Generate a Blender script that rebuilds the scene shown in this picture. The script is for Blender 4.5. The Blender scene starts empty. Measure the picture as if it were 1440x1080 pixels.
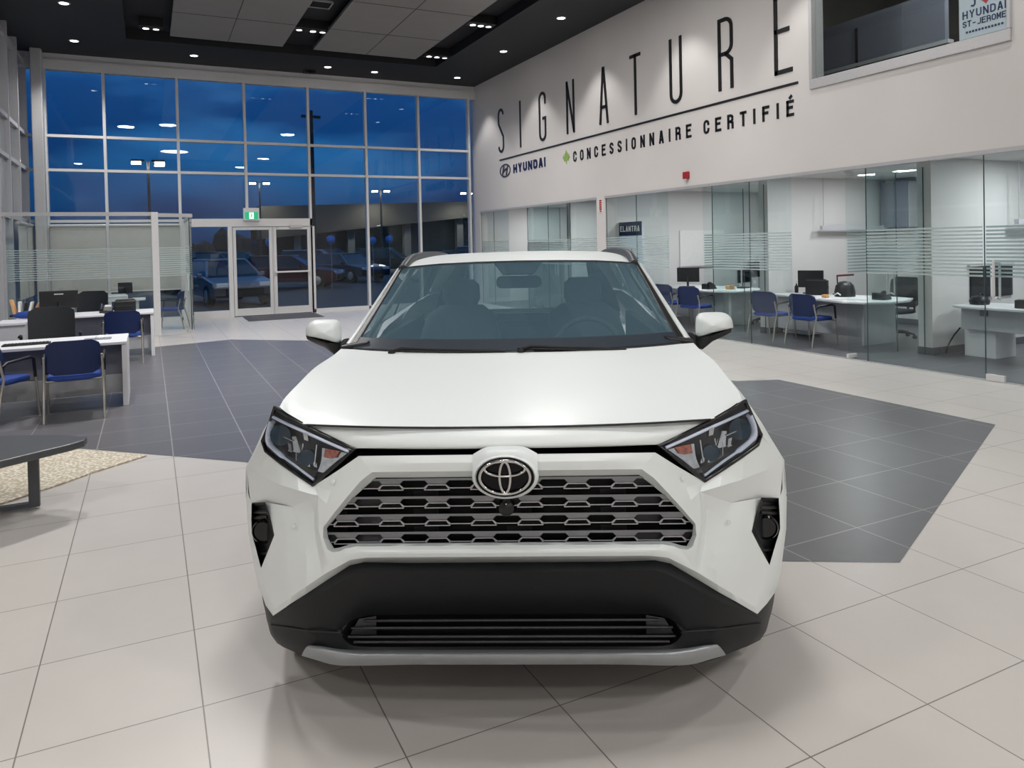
import bpy, bmesh, math, random
from mathutils import Vector, Matrix
random.seed(7)
R_ = math.radians
C = bpy.context.scene.collection
SC = bpy.context.scene

# ------------------------------------------------------------------ camera
EYE = 1.6
FPX, PPX, PPY = 1040.0, 720.0, 361.0
YAW, PITCH, ROLL = math.atan(510 / 1040.0), R_(1.0), -0.022
_F = Vector((math.sin(YAW) * math.cos(PITCH), math.cos(YAW) * math.cos(PITCH), -math.sin(PITCH)))
_R = Vector((math.cos(YAW), -math.sin(YAW), 0))
_U = _R.cross(_F)
CR = math.cos(ROLL) * _R + math.sin(ROLL) * _U
CU = -math.sin(ROLL) * _R + math.cos(ROLL) * _U
cam_data = bpy.data.cameras.new('camera')
cam_data.sensor_width = 36.0
cam_data.lens = 36.0 * FPX / 1440.0
cam_data.shift_y = -(540.0 - PPY) / 1440.0
cam_data.clip_end = 400
cam = bpy.data.objects.new('camera', cam_data)
m = Matrix((CR, CU, -_F)).transposed().to_4x4()
m.translation = Vector((0, 0, EYE))
cam.matrix_world = m
C.objects.link(cam)
SC.camera = cam

# ------------------------------------------------------------------ colour management, world
SC.view_settings.view_transform = 'Standard'
SC.view_settings.look = 'None'
SC.view_settings.exposure = 0.0
SC.view_settings.gamma = 1.0
SC.view_settings.use_curve_mapping = False
try:
    SC.cycles.use_denoising = True
    SC.cycles.transparent_max_bounces = 24
    SC.cycles.max_bounces = 8
    SC.cycles.sample_clamp_indirect = 4.0
    SC.cycles.caustics_reflective = False
    SC.cycles.caustics_refractive = False
except Exception:
    pass


def S(r, g=None, b=None):
    if g is None:
        g = b = r
    def f(c):
        c /= 255.0
        return c / 12.92 if c <= 0.04045 else ((c + 0.055) / 1.055) ** 2.4
    return (f(r), f(g), f(b), 1.0)


def N(nt, typ, loc=None, **kw):
    n = nt.nodes.new(typ)
    for k, v in kw.items():
        if k in n.inputs.keys() if isinstance(k, str) else False:
            n.inputs[k].default_value = v
        else:
            setattr(n, k, v)
    return n


world = bpy.data.worlds.new('dusk')
SC.world = world
world.use_nodes = True
nt = world.node_tree
nt.nodes.clear()
out = nt.nodes.new('ShaderNodeOutputWorld')
bg = nt.nodes.new('ShaderNodeBackground')
tc = nt.nodes.new('ShaderNodeTexCoord')
sep = nt.nodes.new('ShaderNodeSeparateXYZ')
nt.links.new(tc.outputs['Generated'], sep.inputs[0])
ramp = nt.nodes.new('ShaderNodeValToRGB')          # elevation
ramp.color_ramp.elements[0].position = 0.0
ramp.color_ramp.elements[0].color = S(12, 50, 98)
ramp.color_ramp.elements[1].position = 0.34
ramp.color_ramp.elements[1].color = S(74, 140, 214)
e = ramp.color_ramp.elements.new(0.06); e.color = S(18, 74, 132)
e = ramp.color_ramp.elements.new(0.15); e.color = S(36, 104, 172)
nt.links.new(sep.outputs[2], ramp.inputs[0])
mp = nt.nodes.new('ShaderNodeMapping')
mp.inputs['Scale'].default_value = (1.3, 1.3, 4.6)
mp.inputs['Rotation'].default_value = (0.0, 0.35, 0.0)
mp.inputs['Location'].default_value = (0.3, 0.1, 0.4)
nt.links.new(tc.outputs['Generated'], mp.inputs[0])
noi = nt.nodes.new('ShaderNodeTexNoise')
noi.inputs['Scale'].default_value = 2.4
noi.inputs['Detail'].default_value = 4.0
noi.inputs['Roughness'].default_value = 0.5
nt.links.new(mp.outputs[0], noi.inputs['Vector'])
r2 = nt.nodes.new('ShaderNodeValToRGB')
r2.color_ramp.elements[0].position = 0.40
r2.color_ramp.elements[0].color = (0.27, 0.36, 0.46, 1)
r2.color_ramp.elements[1].position = 0.62
r2.color_ramp.elements[1].color = (1.45, 1.16, 1.02, 1)
nt.links.new(noi.outputs[0], r2.inputs[0])
mul = nt.nodes.new('ShaderNodeMixRGB'); mul.blend_type = 'MULTIPLY'; mul.inputs[0].default_value = 1.0
nt.links.new(ramp.outputs[0], mul.inputs[1]); nt.links.new(r2.outputs[0], mul.inputs[2])
nt.links.new(mul.outputs[0], bg.inputs[0])
bg.inputs[1].default_value = 1.0
nt.links.new(bg.outputs[0], out.inputs[0])

# ------------------------------------------------------------------ showroom lights
ZC = 5.92


def light(name, kind, loc, power, size=0.3, color=(1, 1, 1), rot=(0, 0, 0), spot=None, blend=0.5, sy=None):
    l = bpy.data.lights.new(name, kind)
    l.energy = power
    l.color = color
    if kind == 'AREA':
        l.shape = 'RECTANGLE' if sy else 'DISK'
        l.size = size
        if sy:
            l.size_y = sy
    else:
        l.shadow_soft_size = size
    if spot:
        l.spot_size = R_(spot)
        l.spot_blend = blend
    o = bpy.data.objects.new(name, l)
    o.location = loc
    o.rotation_euler = rot
    C.objects.link(o)
    return o


WARM = (1.0, 0.978, 0.952)
COOL = (0.93, 0.97, 1.0)
for (x, y, p) in ((-3.0, -3.6, 112), (0.6, -3.8, 120), (4.4, -3.6, 120), (-3.6, 2.0, 80), (1.1, 2.3, 96), (5.0, 0.6, 60), (-0.6, 8.8, 130), (0.7, 9.6, 190), (4.8, 8.6, 110)):  # unseen lamps added as fill for the car, floor and walls
    light('added_ceiling_fill', 'AREA', (x, y, ZC - 0.02), p, 1.1 if (x, y) == (1.1, 2.3) else 0.5, WARM)
for y in (17.78, 14.99, 12.37, 9.75, 7.1, 4.4):     # the row that grazes the lettered wall
    light('wall_washer', 'SPOT', (7.36, y, ZC - 0.05), 105, 0.05, WARM, spot=84, blend=0.5)
for (x, y) in ((6.08, 16.13), (6.04, 13.5), (3.07, 15.1), (0.2, 16.1), (2.9, 12.0), (-0.6, 12.3)):
    light('showroom_spot', 'SPOT', (x, y, ZC - 0.1), 190, 0.1, WARM, spot=125, blend=0.8)


# ------------------------------------------------------------------ mesh helper
class MB:
    def __init__(s):
        s.v = []; s.f = []; s.mi = []; s.cur = 0

    def add(s, vs, fs):
        b = len(s.v)
        s.v += [Vector(p) for p in vs]
        s.f += [[b + i for i in f] for f in fs]
        s.mi += [s.cur] * len(fs)
        return s

    def box(s, x0, x1, y0, y1, z0, z1):
        return s.add([(x0, y0, z0), (x1, y0, z0), (x1, y1, z0), (x0, y1, z0), (x0, y0, z1), (x1, y0, z1), (x1, y1, z1), (x0, y1, z1)],
                     [(0, 3, 2, 1), (4, 5, 6, 7), (0, 1, 5, 4), (1, 2, 6, 5), (2, 3, 7, 6), (3, 0, 4, 7)])

    def prism(s, poly, h0, h1, axis='z'):
        """poly 2D extruded: axis z -> (x,y); x -> (y,z); y -> (x,z)"""
        n = len(poly)
        def P(p, h):
            return (p[0], p[1], h) if axis == 'z' else (h, p[0], p[1]) if axis == 'x' else (p[0], h, p[1])
        return s.add([P(p, h0) for p in poly] + [P(p, h1) for p in poly],
                     [list(range(n))[::-1], [n + i for i in range(n)]] + [(i, (i + 1) % n, n + (i + 1) % n, n + i) for i in range(n)])

    def tube(s, path, r, n=8, cap=True, closed=False):
        path = [Vector(p) for p in path]
        k = len(path)
        rr = r if isinstance(r, (list, tuple)) else [r] * k
        rings = []
        up = None
        for i, p in enumerate(path):
            if closed:
                t = path[(i + 1) % k] - path[i - 1]
            else:
                t = path[min(i + 1, k - 1)] - path[max(i - 1, 0)]
            t = t.normalized() if t.length > 1e-9 else Vector((0, 0, 1))
            if up is None:
                up = Vector((0, 0, 1)) if abs(t.z) < 0.9 else Vector((1, 0, 0))
            a = t.cross(up)
            if a.length < 1e-4:
                a = t.cross(Vector((0, 1, 0)))
            a.normalize()
            b = a.cross(t)
            up = b
            rings.append([p + rr[i] * (math.cos(2 * math.pi * j / n) * a + math.sin(2 * math.pi * j / n) * b) for j in range(n)])
        vs = [q for rg in rings for q in rg]
        fs = []
        for i in range(k if closed else k - 1):
            for j in range(n):
                i2 = (i + 1) % k
                fs.append((i * n + j, i * n + (j + 1) % n, i2 * n + (j + 1) % n, i2 * n + j))
        if cap and not closed:
            fs.append(list(range(n))[::-1]); fs.append([(k - 1) * n + j for j in range(n)])
        return s.add(vs, fs)

    def lathe(s, prof, c=(0, 0, 0), n=20, axis='z'):
        c = Vector(c); vs = []
        for (r, h) in prof:
            for j in range(n):
                a = 2 * math.pi * j / n
                u, w = r * math.cos(a), r * math.sin(a)
                vs.append(c + (Vector((u, w, h)) if axis == 'z' else Vector((h, u, w)) if axis == 'x' else Vector((u, h, w))))
        fs = [(i * n + j, i * n + (j + 1) % n, (i + 1) * n + (j + 1) % n, (i + 1) * n + j) for i in range(len(prof) - 1) for j in range(n)]
        if prof[0][0] > 1e-6: fs.append(list(range(n))[::-1])
        if prof[-1][0] > 1e-6: fs.append([(len(prof) - 1) * n + j for j in range(n)])
        return s.add(vs, fs)

    def grid(s, rows):
        n = len(rows[0])
        return s.add([p for r in rows for p in r], [(i * n + j, i * n + j + 1, (i + 1) * n + j + 1, (i + 1) * n + j) for i in range(len(rows) - 1) for j in range(n - 1)])

    def build(s, name, mat, parent=None, bevel=0, smooth=None, weld=False, seg=2, solid=0, sub=0):
        o_loc = Vector((0, 0, 0))
        if parent is None and s.v:
            xs = [p.x for p in s.v]; ys = [p.y for p in s.v]; zs = [p.z for p in s.v]
            o_loc = Vector(((min(xs) + max(xs)) / 2, (min(ys) + max(ys)) / 2, min(zs)))
        me = bpy.data.meshes.new(name)
        me.from_pydata([p - o_loc for p in s.v], [], s.f)
        mats = mat if isinstance(mat, (list, tuple)) else [mat]
        for mm in mats:
            me.materials.append(mm)
        if len(mats) > 1:
            for i, p in enumerate(me.polygons):
                p.material_index = s.mi[i]
        bm = bmesh.new(); bm.from_mesh(me)
        if weld:
            bmesh.ops.remove_doubles(bm, verts=bm.verts, dist=1e-4)
        bmesh.ops.recalc_face_normals(bm, faces=bm.faces)
        bm.to_mesh(me); bm.free()
        o = bpy.data.objects.new(name, me)
        o.location = o_loc
        C.objects.link(o)
        if parent is not None:
            o.parent = parent
        if bevel:
            md = o.modifiers.new('bevel', 'BEVEL'); md.width = bevel; md.segments = seg; md.limit_method = 'ANGLE'; md.angle_limit = R_(40)
        if sub:
            md = o.modifiers.new('sub', 'SUBSURF'); md.levels = sub; md.render_levels = sub
        if solid:
            md = o.modifiers.new('solid', 'SOLIDIFY'); md.thickness = solid; md.offset = 0
        if smooth:
            for p in me.polygons:
                p.use_smooth = True
            me.set_sharp_from_angle(angle=R_(smooth))
        return o


def empty(name, loc=(0, 0, 0), rz=0.0, parent=None):
    o = bpy.data.objects.new(name, None)
    o.empty_display_size = 0.1
    o.location = loc
    o.rotation_euler = (0, 0, rz)
    C.objects.link(o)
    if parent is not None:
        o.parent = parent
    return o


def tag(o, label=None, cat=None, group=None, kind=None):
    if label: o['label'] = label
    if cat: o['category'] = cat
    if group: o['group'] = group
    if kind: o['kind'] = kind
    return o


def structure(o):
    o['kind'] = 'structure'
    return o


def kids(o):
    return [c for c in bpy.data.objects if c.parent == o]


def copy_tree(o, parent=None):
    c = o.copy()
    C.objects.link(c)
    if parent is not None:
        c.parent = parent
    for ch in kids(o):
        copy_tree(ch, c)
    return c


# ------------------------------------------------------------------ materials
def pm(name, col, rough=0.5, metal=0.0, noise=0.0, nscale=20.0, spec=0.5, coat=0.0, coat_rough=0.05, bump=0.0, emit=None, es=1.0):
    mt = bpy.data.materials.new(name)
    mt.use_nodes = True
    n = mt.node_tree
    b = n.nodes['Principled BSDF']
    b.inputs['Base Color'].default_value = col
    b.inputs['Roughness'].default_value = rough
    b.inputs['Metallic'].default_value = metal
    b.inputs['Specular IOR Level'].default_value = spec
    b.inputs['Coat Weight'].default_value = coat
    b.inputs['Coat Roughness'].default_value = coat_rough
    if emit:
        b.inputs['Emission Color'].default_value = emit
        b.inputs['Emission Strength'].default_value = es
    if noise or bump:
        t = n.nodes.new('ShaderNodeTexCoord'); x = n.nodes.new('ShaderNodeTexNoise')
        x.inputs['Scale'].default_value = nscale; x.inputs['Detail'].default_value = 3
        n.links.new(t.outputs['Object'], x.inputs['Vector'])
        if noise:
            r = n.nodes.new('ShaderNodeValToRGB')
            k0, k1 = 1 - noise, 1 + noise
            r.color_ramp.elements[0].position = 0.3; r.color_ramp.elements[1].position = 0.7
            r.color_ramp.elements[0].color = (col[0] * k0, col[1] * k0, col[2] * k0, 1)
            r.color_ramp.elements[1].color = (min(1, col[0] * k1), min(1, col[1] * k1), min(1, col[2] * k1), 1)
            n.links.new(x.outputs[0], r.inputs[0]); n.links.new(r.outputs[0], b.inputs['Base Color'])
        if bump:
            bp = n.nodes.new('ShaderNodeBump'); bp.inputs['Strength'].default_value = bump; bp.inputs['Distance'].default_value = 0.01
            n.links.new(x.outputs[0], bp.inputs['Height']); n.links.new(bp.outputs[0], b.inputs['Normal'])
    return mt


def glass(name, tint=(0.9, 0.97, 0.95), refl=1.0, frost_sheen=0.0, frost_sheen_col=(0.6, 0.7, 0.7, 1), ior=1.45, rough=0.0):
    """sheet glass: tinted transmission, Fresnel reflection, optional diffuse layer set by haze"""
    mt = bpy.data.materials.new(name); mt.use_nodes = True
    n = mt.node_tree; n.nodes.clear()
    o = n.nodes.new('ShaderNodeOutputMaterial')
    tr = n.nodes.new('ShaderNodeBsdfTransparent'); tr.inputs[0].default_value = (*tint, 1)
    gl = n.nodes.new('ShaderNodeBsdfGlossy'); gl.inputs['Roughness'].default_value = rough; gl.inputs[0].default_value = (refl, refl, refl, 1)
    # Schlick reflectance, the same from both faces of the sheet
    f0 = ((ior - 1) / (ior + 1)) ** 2
    lw = n.nodes.new('ShaderNodeLayerWeight'); lw.inputs['Blend'].default_value = 0.5
    pw = n.nodes.new('ShaderNodeMath'); pw.operation = 'POWER'; pw.inputs[1].default_value = 5.0
    n.links.new(lw.outputs['Facing'], pw.inputs[0])
    fr = n.nodes.new('ShaderNodeMath'); fr.operation = 'MULTIPLY_ADD'; fr.inputs[1].default_value = 1 - f0; fr.inputs[2].default_value = f0
    n.links.new(pw.outputs[0], fr.inputs[0])
    mx = n.nodes.new('ShaderNodeMixShader')
    n.links.new(fr.outputs[0], mx.inputs[0]); n.links.new(tr.outputs[0], mx.inputs[1]); n.links.new(gl.outputs[0], mx.inputs[2])
    last = mx
    if frost_sheen:
        df = n.nodes.new('ShaderNodeBsdfDiffuse'); df.inputs[0].default_value = frost_sheen_col
        m2 = n.nodes.new('ShaderNodeMixShader'); m2.inputs[0].default_value = frost_sheen
        n.links.new(tr.outputs[0], m2.inputs[1]); n.links.new(df.outputs[0], m2.inputs[2])
        n.links.new(m2.outputs[0], mx.inputs[1])
    n.links.new(last.outputs[0], o.inputs[0])
    return mt


def tile_mat(name, col, joint, x0, y0, tw, th, jw, rough=0.3, var=0.03, spec=0.5):
    mt = bpy.data.materials.new(name); mt.use_nodes = True
    n = mt.node_tree; b = n.nodes['Principled BSDF']
    g = n.nodes.new('ShaderNodeNewGeometry')
    sp = n.nodes.new('ShaderNodeSeparateXYZ'); n.links.new(g.outputs['Position'], sp.inputs[0])
    def math_(op, a, bb=None, c=None):
        q = n.nodes.new('ShaderNodeMath'); q.operation = op
        for i, v in enumerate((a, bb, c)):
            if v is None: continue
            if isinstance(v, (int, float)): q.inputs[i].default_value = v
            else: n.links.new(v, q.inputs[i])
        return q.outputs[0]
    u = math_('DIVIDE', math_('SUBTRACT', sp.outputs[0], x0), tw)
    v = math_('DIVIDE', math_('SUBTRACT', sp.outputs[1], y0), th)
    du = math_('MULTIPLY', math_('ABSOLUTE', math_('SUBTRACT', u, math_('ROUND', u))), tw)
    dv = math_('MULTIPLY', math_('ABSOLUTE', math_('SUBTRACT', v, math_('ROUND', v))), th)
    d = math_('MINIMUM', du, dv)
    jm = math_('LESS_THAN', d, jw / 2)
    cmb = n.nodes.new('ShaderNodeCombineXYZ')
    n.links.new(math_('FLOOR', u), cmb.inputs[0]); n.links.new(math_('FLOOR', v), cmb.inputs[1])
    wn = n.nodes.new('ShaderNodeTexWhiteNoise'); n.links.new(cmb.outputs[0], wn.inputs['Vector'])
    no = n.nodes.new('ShaderNodeTexNoise'); no.inputs['Scale'].default_value = 6; no.inputs['Detail'].default_value = 4
    n.links.new(g.outputs['Position'], no.inputs['Vector'])
    s1 = math_('ADD', math_('MULTIPLY', wn.outputs[0], var), 1 - var * 0.75)
    s2 = math_('MULTIPLY', s1, math_('ADD', math_('MULTIPLY', no.outputs[0], var * 2), 1 - var))
    mc = n.nodes.new('ShaderNodeMixRGB'); mc.blend_type = 'MULTIPLY'; mc.inputs[0].default_value = 1
    mc.inputs[1].default_value = col; n.links.new(s2, mc.inputs[2])
    mj = n.nodes.new('ShaderNodeMixRGB'); n.links.new(jm, mj.inputs[0]); n.links.new(mc.outputs[0], mj.inputs[1]); mj.inputs[2].default_value = joint
    n.links.new(mj.outputs[0], b.inputs['Base Color'])
    b.inputs['Roughness'].default_value = rough
    b.inputs['Specular IOR Level'].default_value = spec
    return mt


M = {}
M['tile'] = tile_mat('beige_floor_tile', S(201, 196, 191), S(126, 119, 113), 0.68, 2.215, 0.553, 0.585, 0.0048, 0.32, 0.03, 0.35)
M['darktile'] = tile_mat('charcoal_floor_tile', S(103, 102, 106), S(150, 149, 151), 0.68, 2.215, 0.553, 0.585, 0.008, 0.34, 0.07, 0.35)
M['white_wall'] = pm('white_painted_wall', S(214, 210, 207), 0.7, noise=0.012, nscale=2)
M['office_wall'] = pm('office_wall_paint', S(218, 216, 214), 0.7, noise=0.012, nscale=2)
M['ceil_dark'] = pm('charcoal_ceiling', S(25, 27, 32), 0.6, noise=0.05, nscale=3)
M['ceil_black'] = pm('black_ceiling_void', S(16, 17, 22), 0.7, noise=0.05, nscale=3)
M['ceil_panel'] = pm('grey_ceiling_panel', S(132, 129, 126), 0.42, noise=0.04, nscale=2)
M['alu'] = pm('brushed_aluminium', S(184, 183, 184), 0.42, 0.2, noise=0.03, nscale=30)
M['alu_light'] = pm('pale_aluminium', S(212, 211, 211), 0.45, 0.0, noise=0.02, nscale=30)
M['chrome'] = pm('chrome', S(200), 0.15, 1.0, noise=0.02)
M['steel'] = pm('satin_steel', S(172, 168, 160), 0.32, 0.75, noise=0.03)
M['bglass'] = glass('dusk_window_glass', (0.93, 0.955, 0.96), 1.0, ior=1.36)
M['oglass'] = glass('office_partition_glass', (0.945, 0.978, 0.974), 0.9, ior=1.4)
M['edge'] = pm('green_glass_edge', S(60, 84, 84), 0.2, noise=0.05)
M['frost'] = glass('frosted_film', (0.8, 0.86, 0.86), 0.3, frost_sheen=0.55, frost_sheen_col=S(205, 216, 216), ior=1.2)
M['black'] = pm('black_plastic', S(22, 22, 24), 0.45, noise=0.08)
M['black_gloss'] = pm('gloss_black', S(12, 12, 14), 0.12, noise=0.05)
M['mesh'] = pm('black_mesh_fabric', S(30, 33, 37), 0.75, noise=0.15, nscale=120, bump=0.2)
M['rubber'] = pm('black_rubber', S(20, 20, 21), 0.7, noise=0.1)
M['blue'] = pm('navy_blue_chair_plastic', S(10, 34, 82), 0.5, noise=0.05, nscale=60)
M['blue_seat'] = pm('blue_seat_fabric', S(32, 64, 140), 0.8, noise=0.1, nscale=150, bump=0.15)
M['desk_white'] = pm('white_laminate', S(226, 226, 228), 0.35, noise=0.015, nscale=5)
M['desk_grey'] = pm('grey_desk_panel', S(122, 125, 138), 0.5, noise=0.03)
M['desk_pale'] = pm('pale_grey_panel', S(190, 191, 194), 0.5, noise=0.03)
M['paper'] = pm('white_paper', S(230, 230, 226), 0.7, noise=0.02)
M['navy'] = pm('navy_print', S(28, 40, 84), 0.5, noise=0.04)
M['ink'] = pm('black_lettering', S(28, 28, 30), 0.4, noise=0.04)
M['green'] = pm('green_plastic', S(60, 130, 50), 0.5, noise=0.06)
M['red'] = pm('red_plastic', S(165, 36, 40), 0.45, noise=0.05)
M['orange'] = pm('manila_card', S(222, 170, 120), 0.7, noise=0.06)
M['table'] = pm('charcoal_table_top', S(72, 74, 78), 0.4, noise=0.05, nscale=8)
M['tableleg'] = pm('grey_table_leg', S(78, 80, 84), 0.4, 0.3, noise=0.04)
M['lamp'] = pm('lit_lamp_face', S(255), 0.5, emit=(1, 0.97, 0.93, 1), es=14.0, noise=0.001)
M['lamp_soft'] = pm('lit_downlight_face', S(255), 0.5, emit=(1, 0.98, 0.95, 1), es=3.0, noise=0.001)
M['shade'] = pm('roller_shade_fabric', S(174, 174, 170), 0.8, noise=0.04, nscale=8)
# ================================================================== ROOM SHELL
XW, YB, XL = 8.12, 18.7, -2.3
# ---- floor
fl = MB()
fl.cur = 0
fl.add([(-6.2, -5.2, 0), (XW + 0.02, -5.2, 0), (XW + 0.02, YB, 0), (-6.2, YB, 0)], [(0, 1, 2, 3)])
fl.cur = 1
dark = [(0.06, 13.77), (1.27, 14.07), (2.5, 13.01), (5.89, 6.35), (6.34, 6.16), (6.31, 3.76), (3.25, 2.40), (2.76, 2.69), (1.4, 4.3), (0.61, 5.87), (-0.53, 6.97), (-2.28, 8.0), (-2.28, 13.4)]
fl.add([(x, y, 0.0015) for x, y in dark], [list(range(len(dark)))])
fl.add([(XW + 0.02, 1.4, 0), (12.3, 1.4, 0), (12.3, YB, 0), (XW + 0.02, YB, 0)], [(0, 1, 2, 3)])
fl.cur = 0
fl.add([(-6.2, -5.2, -0.12), (12.3, -5.2, -0.12), (12.3, YB, -0.12), (-6.2, YB, -0.12)], [(3, 2, 1, 0)])
structure(fl.build('floor', [M['tile'], M['darktile']]))

# ---- right wall: header over the offices, with the upstairs window hole, and the pillars
w = MB()
HZ = 2.5
WY0, WY1, WZ0, WZ1 = 4.63, 7.24, 3.60, 5.35
w.box(XW, XW + 0.24, WY1, YB + 0.3, HZ, ZC + 0.5)
w.box(XW, XW + 0.24, -5.2, WY0, HZ, ZC + 0.5)
w.box(XW, XW + 0.24, WY0, WY1, HZ, WZ0)
w.box(XW, XW + 0.24, WY0, WY1, WZ1, ZC + 0.5)
w.box(XW, XW + 0.24, 18.46, YB + 0.3, 0, HZ)
w.box(XW, XW + 0.24, 12.33, 12.64, 0, HZ)
w.box(XW, XW + 0.24, -5.2, 1.6, 0, HZ)
structure(w.build('wall_right', M['white_wall']))
# rear and side walls behind the camera
w = MB(); w.box(-6.3, XW + 0.24, -5.4, -5.2, 0, ZC + 0.5)
structure(w.build('wall_near', M['white_wall']))
w = MB(); w.box(-6.4, -6.2, -5.4, 7.6, 0, ZC + 0.5); w.box(-6.4, XL - 0.02, 7.5, 7.7, 0, ZC + 0.5)
structure(w.build('wall_left', M['white_wall']))

# ---- ceiling: soffit ring around a raised void with hung grey panels
c = MB()
c.cur = 0
RX0, RX1, RY0, RY1 = -0.3, 6.35, -2.0, 16.9
c.box(-6.4, RX0, -5.4, YB + 0.3, ZC, ZC + 0.3)
c.box(RX1, XW, -5.4, YB + 0.3, ZC, ZC + 0.3)
c.box(RX0, RX1, RY1, YB + 0.3, ZC, ZC + 0.3)
c.box(RX0, RX1, -5.4, RY0, ZC, ZC + 0.3)
c.cur = 1
c.box(RX0, RX1, RY0, RY1, ZC + 0.22, ZC + 0.34)
structure(c.build('ceiling', [M['ceil_dark'], M['ceil_black']]))
for i, (x0, x1) in enumerate(((0.50, 2.70), (3.35, 5.70))):
    p = MB(); p.box(x0, x1, -1.0, 16.5, ZC + 0.03, ZC + 0.09)
    o = structure(p.build('trim_%d' % (1 + i), M['ceil_panel']))
    for k in range(1, 9):       # sheet joints in the hung panels
        pass
    g = MB()
    for yy in (3.0, 5.5, 8.0, 10.5, 13.0, 14.8):
        g.box(x0, x1, yy, yy + 0.012, ZC + 0.026, ZC + 0.032)
    g.box((x0 + x1) / 2 - 0.006, (x0 + x1) / 2 + 0.006, -1, 16.5, ZC + 0.026, ZC + 0.032)
    for v in g.v: v -= o.location
    g.build('panel_joint', M['ceil_dark'], o)

# ---- ceiling fittings
def downlight(x, y, label, group, z=ZC, r=0.075):
    t = empty('downlight', (x, y, z))
    tag(t, label, 'ceiling light', group)
    MB().lathe([(r + 0.02, 0.001), (r + 0.022, -0.008), (r, -0.012), (r - 0.005, 0.0)], n=20).build('trim_ring', M['alu_light'], t, smooth=40)
    MB().lathe([(r - 0.004, -0.010), (0.0001, -0.012)], n=20).build('lamp_face', M['lamp'], t)
    return t
G1 = 'small recessed ceiling downlights'
downlight(-1.2, 14.87, 'small round downlight at the top left corner of the dark ceiling', G1)
downlight(-1.25, 17.42, 'small round downlight above the left end of the window wall', G1)
downlight(1.01, 17.81, 'small round downlight near the window wall left of the exit door', G1)
downlight(3.95, 17.82, 'small round downlight close to the little black ceiling speaker above the exit', G1)
downlight(5.12, 17.92, 'small round downlight above the fifth window mullion from left', G1)
downlight(7.26, 17.78, 'small round downlight in the corner above the letter S of the wall sign', G1)
downlight(7.25, 14.99, 'small round downlight above the letter G of the wall sign', G1)
downlight(7.23, 12.37, 'small round downlight above the letter A of the wall sign', G1)
def spotset(xs, ys, label, bright):
    t = empty('spotlight_cluster', (sum(xs) / len(xs), sum(ys) / len(ys), ZC + 0.04))
    tag(t, label, 'ceiling light', 'clusters of ceiling spotlights')
    hb = MB(); hb.box(min(xs) - 0.12 - t.location.x, max(xs) + 0.12 - t.location.x, -0.13, 0.13, 0, 0.18)
    hb.build('housing', M['black'], t, bevel=0.01)
    for k, (x, y) in enumerate(zip(xs, ys)):
        l = MB().lathe([(0.062, 0.0), (0.066, -0.02), (0.058, -0.022), (0.057, 0.001)], (x - t.location.x, y - t.location.y, 0), n=18).build('spot_ring', M['alu'], t, smooth=40)
        MB().lathe([(0.055, -0.016), (0.0001, -0.018)], (x - t.location.x, y - t.location.y, 0), n=18).build('lamp_face', M['lamp'] if bright[k] else M['lamp_soft'], l)
spotset((5.9, 6.09, 6.28), (16.13,) * 3, 'row of three ceiling spots at the far right end of the hung panels', (1, 1, 0))
spotset((5.87, 6.04, 6.21), (13.5,) * 3, 'row of three ceiling spots nearer the lettered wall', (1, 1, 0))
spotset((2.8, 3.07, 3.26), (15.1,) * 3, 'row of three ceiling spots in the dark gap between grey panels', (0, 1, 0))
spotset((0.06, 0.24), (16.08,) * 2, 'pair of ceiling spots left of the grey panels', (1, 0))
t = empty('ceiling_vent', (2.98, 13.9, ZC + 0.2)); tag(t, 'square ceiling vent with pale rim in the dark gap between panels', 'vent')
q = MB()
for a in ((-.2, .2, -.2, -.18), (-.2, .2, .18, .2), (-.2, -.18, -.2, .2), (.18, .2, -.2, .2)): q.box(*a, -0.02, 0.02)
q.build('rim', M['alu'], t)
q = MB()
for k in range(9): q.box(-.18, .18, -.17 + k * .04, -.15 + k * .04, -0.012, 0.0)
q.build('grille', M['ceil_dark'], t)
q = MB().box(-0.14, 0.14, -0.07, 0.07, -0.07, 0); t = empty('ceiling_speaker', (3.62, 18.35, ZC)); tag(t, 'small black box speaker under the ceiling above the exit door', 'speaker')
q.build('housing', M['black'], t, bevel=0.01)
MB().lathe([(0.05, 0), (0.04, 0.004), (0.0001, 0.006)], (0, -0.07, -0.035), n=14, axis='y').build('cone', M['mesh'], t)

# ---- back window wall
XS = [-1.93, -0.81, 0.67, 2.13, 3.62, 5.06, 6.48, 7.92]
ZT, Z1, Z2, ZD = 5.57, 4.15, 3.41, 2.31
W1 = empty('window_1', (3.0, YB, 0)); structure(W1)
LOC = Vector((3.0, YB, 0))
def lb(mb, off):
    for v in mb.v: v -= off
    return mb
f = MB()
f.box(XL - 0.05, XW, YB - 0.05, YB + 0.12, ZT, ZT + 0.22)
f.box(XL - 0.05, XW, YB - 0.02, YB + 0.12, ZT + 0.22, ZC + 0.2)
lb(f, LOC).build('head_rail', M['alu_light'], W1)
for x in XS:
    f = MB(); f.box(x - 0.03, x + 0.03, YB - 0.06, YB + 0.1, 0 if not (x in (2.13,)) else ZD, ZT)
    lb(f, LOC).build('mullion', M['alu_light'], W1, bevel=0.004)
for z in (Z1, Z2):
    f = MB()
    for a, b2 in zip(XS[:-1], XS[1:]):
        f.box(a + 0.03, b2 - 0.03, YB - 0.04, YB + 0.08, z - 0.03, z + 0.03)
    f.box(XL, XS[0] - 0.03, YB - 0.04, YB + 0.08, z - 0.03, z + 0.03)
    lb(f, LOC).build('transom', M['alu_light'], W1)
f = MB(); f.box(XL, XS[0] - .03, YB - 0.04, YB + 0.08, ZD - 0.03, ZD + 0.03)
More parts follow.
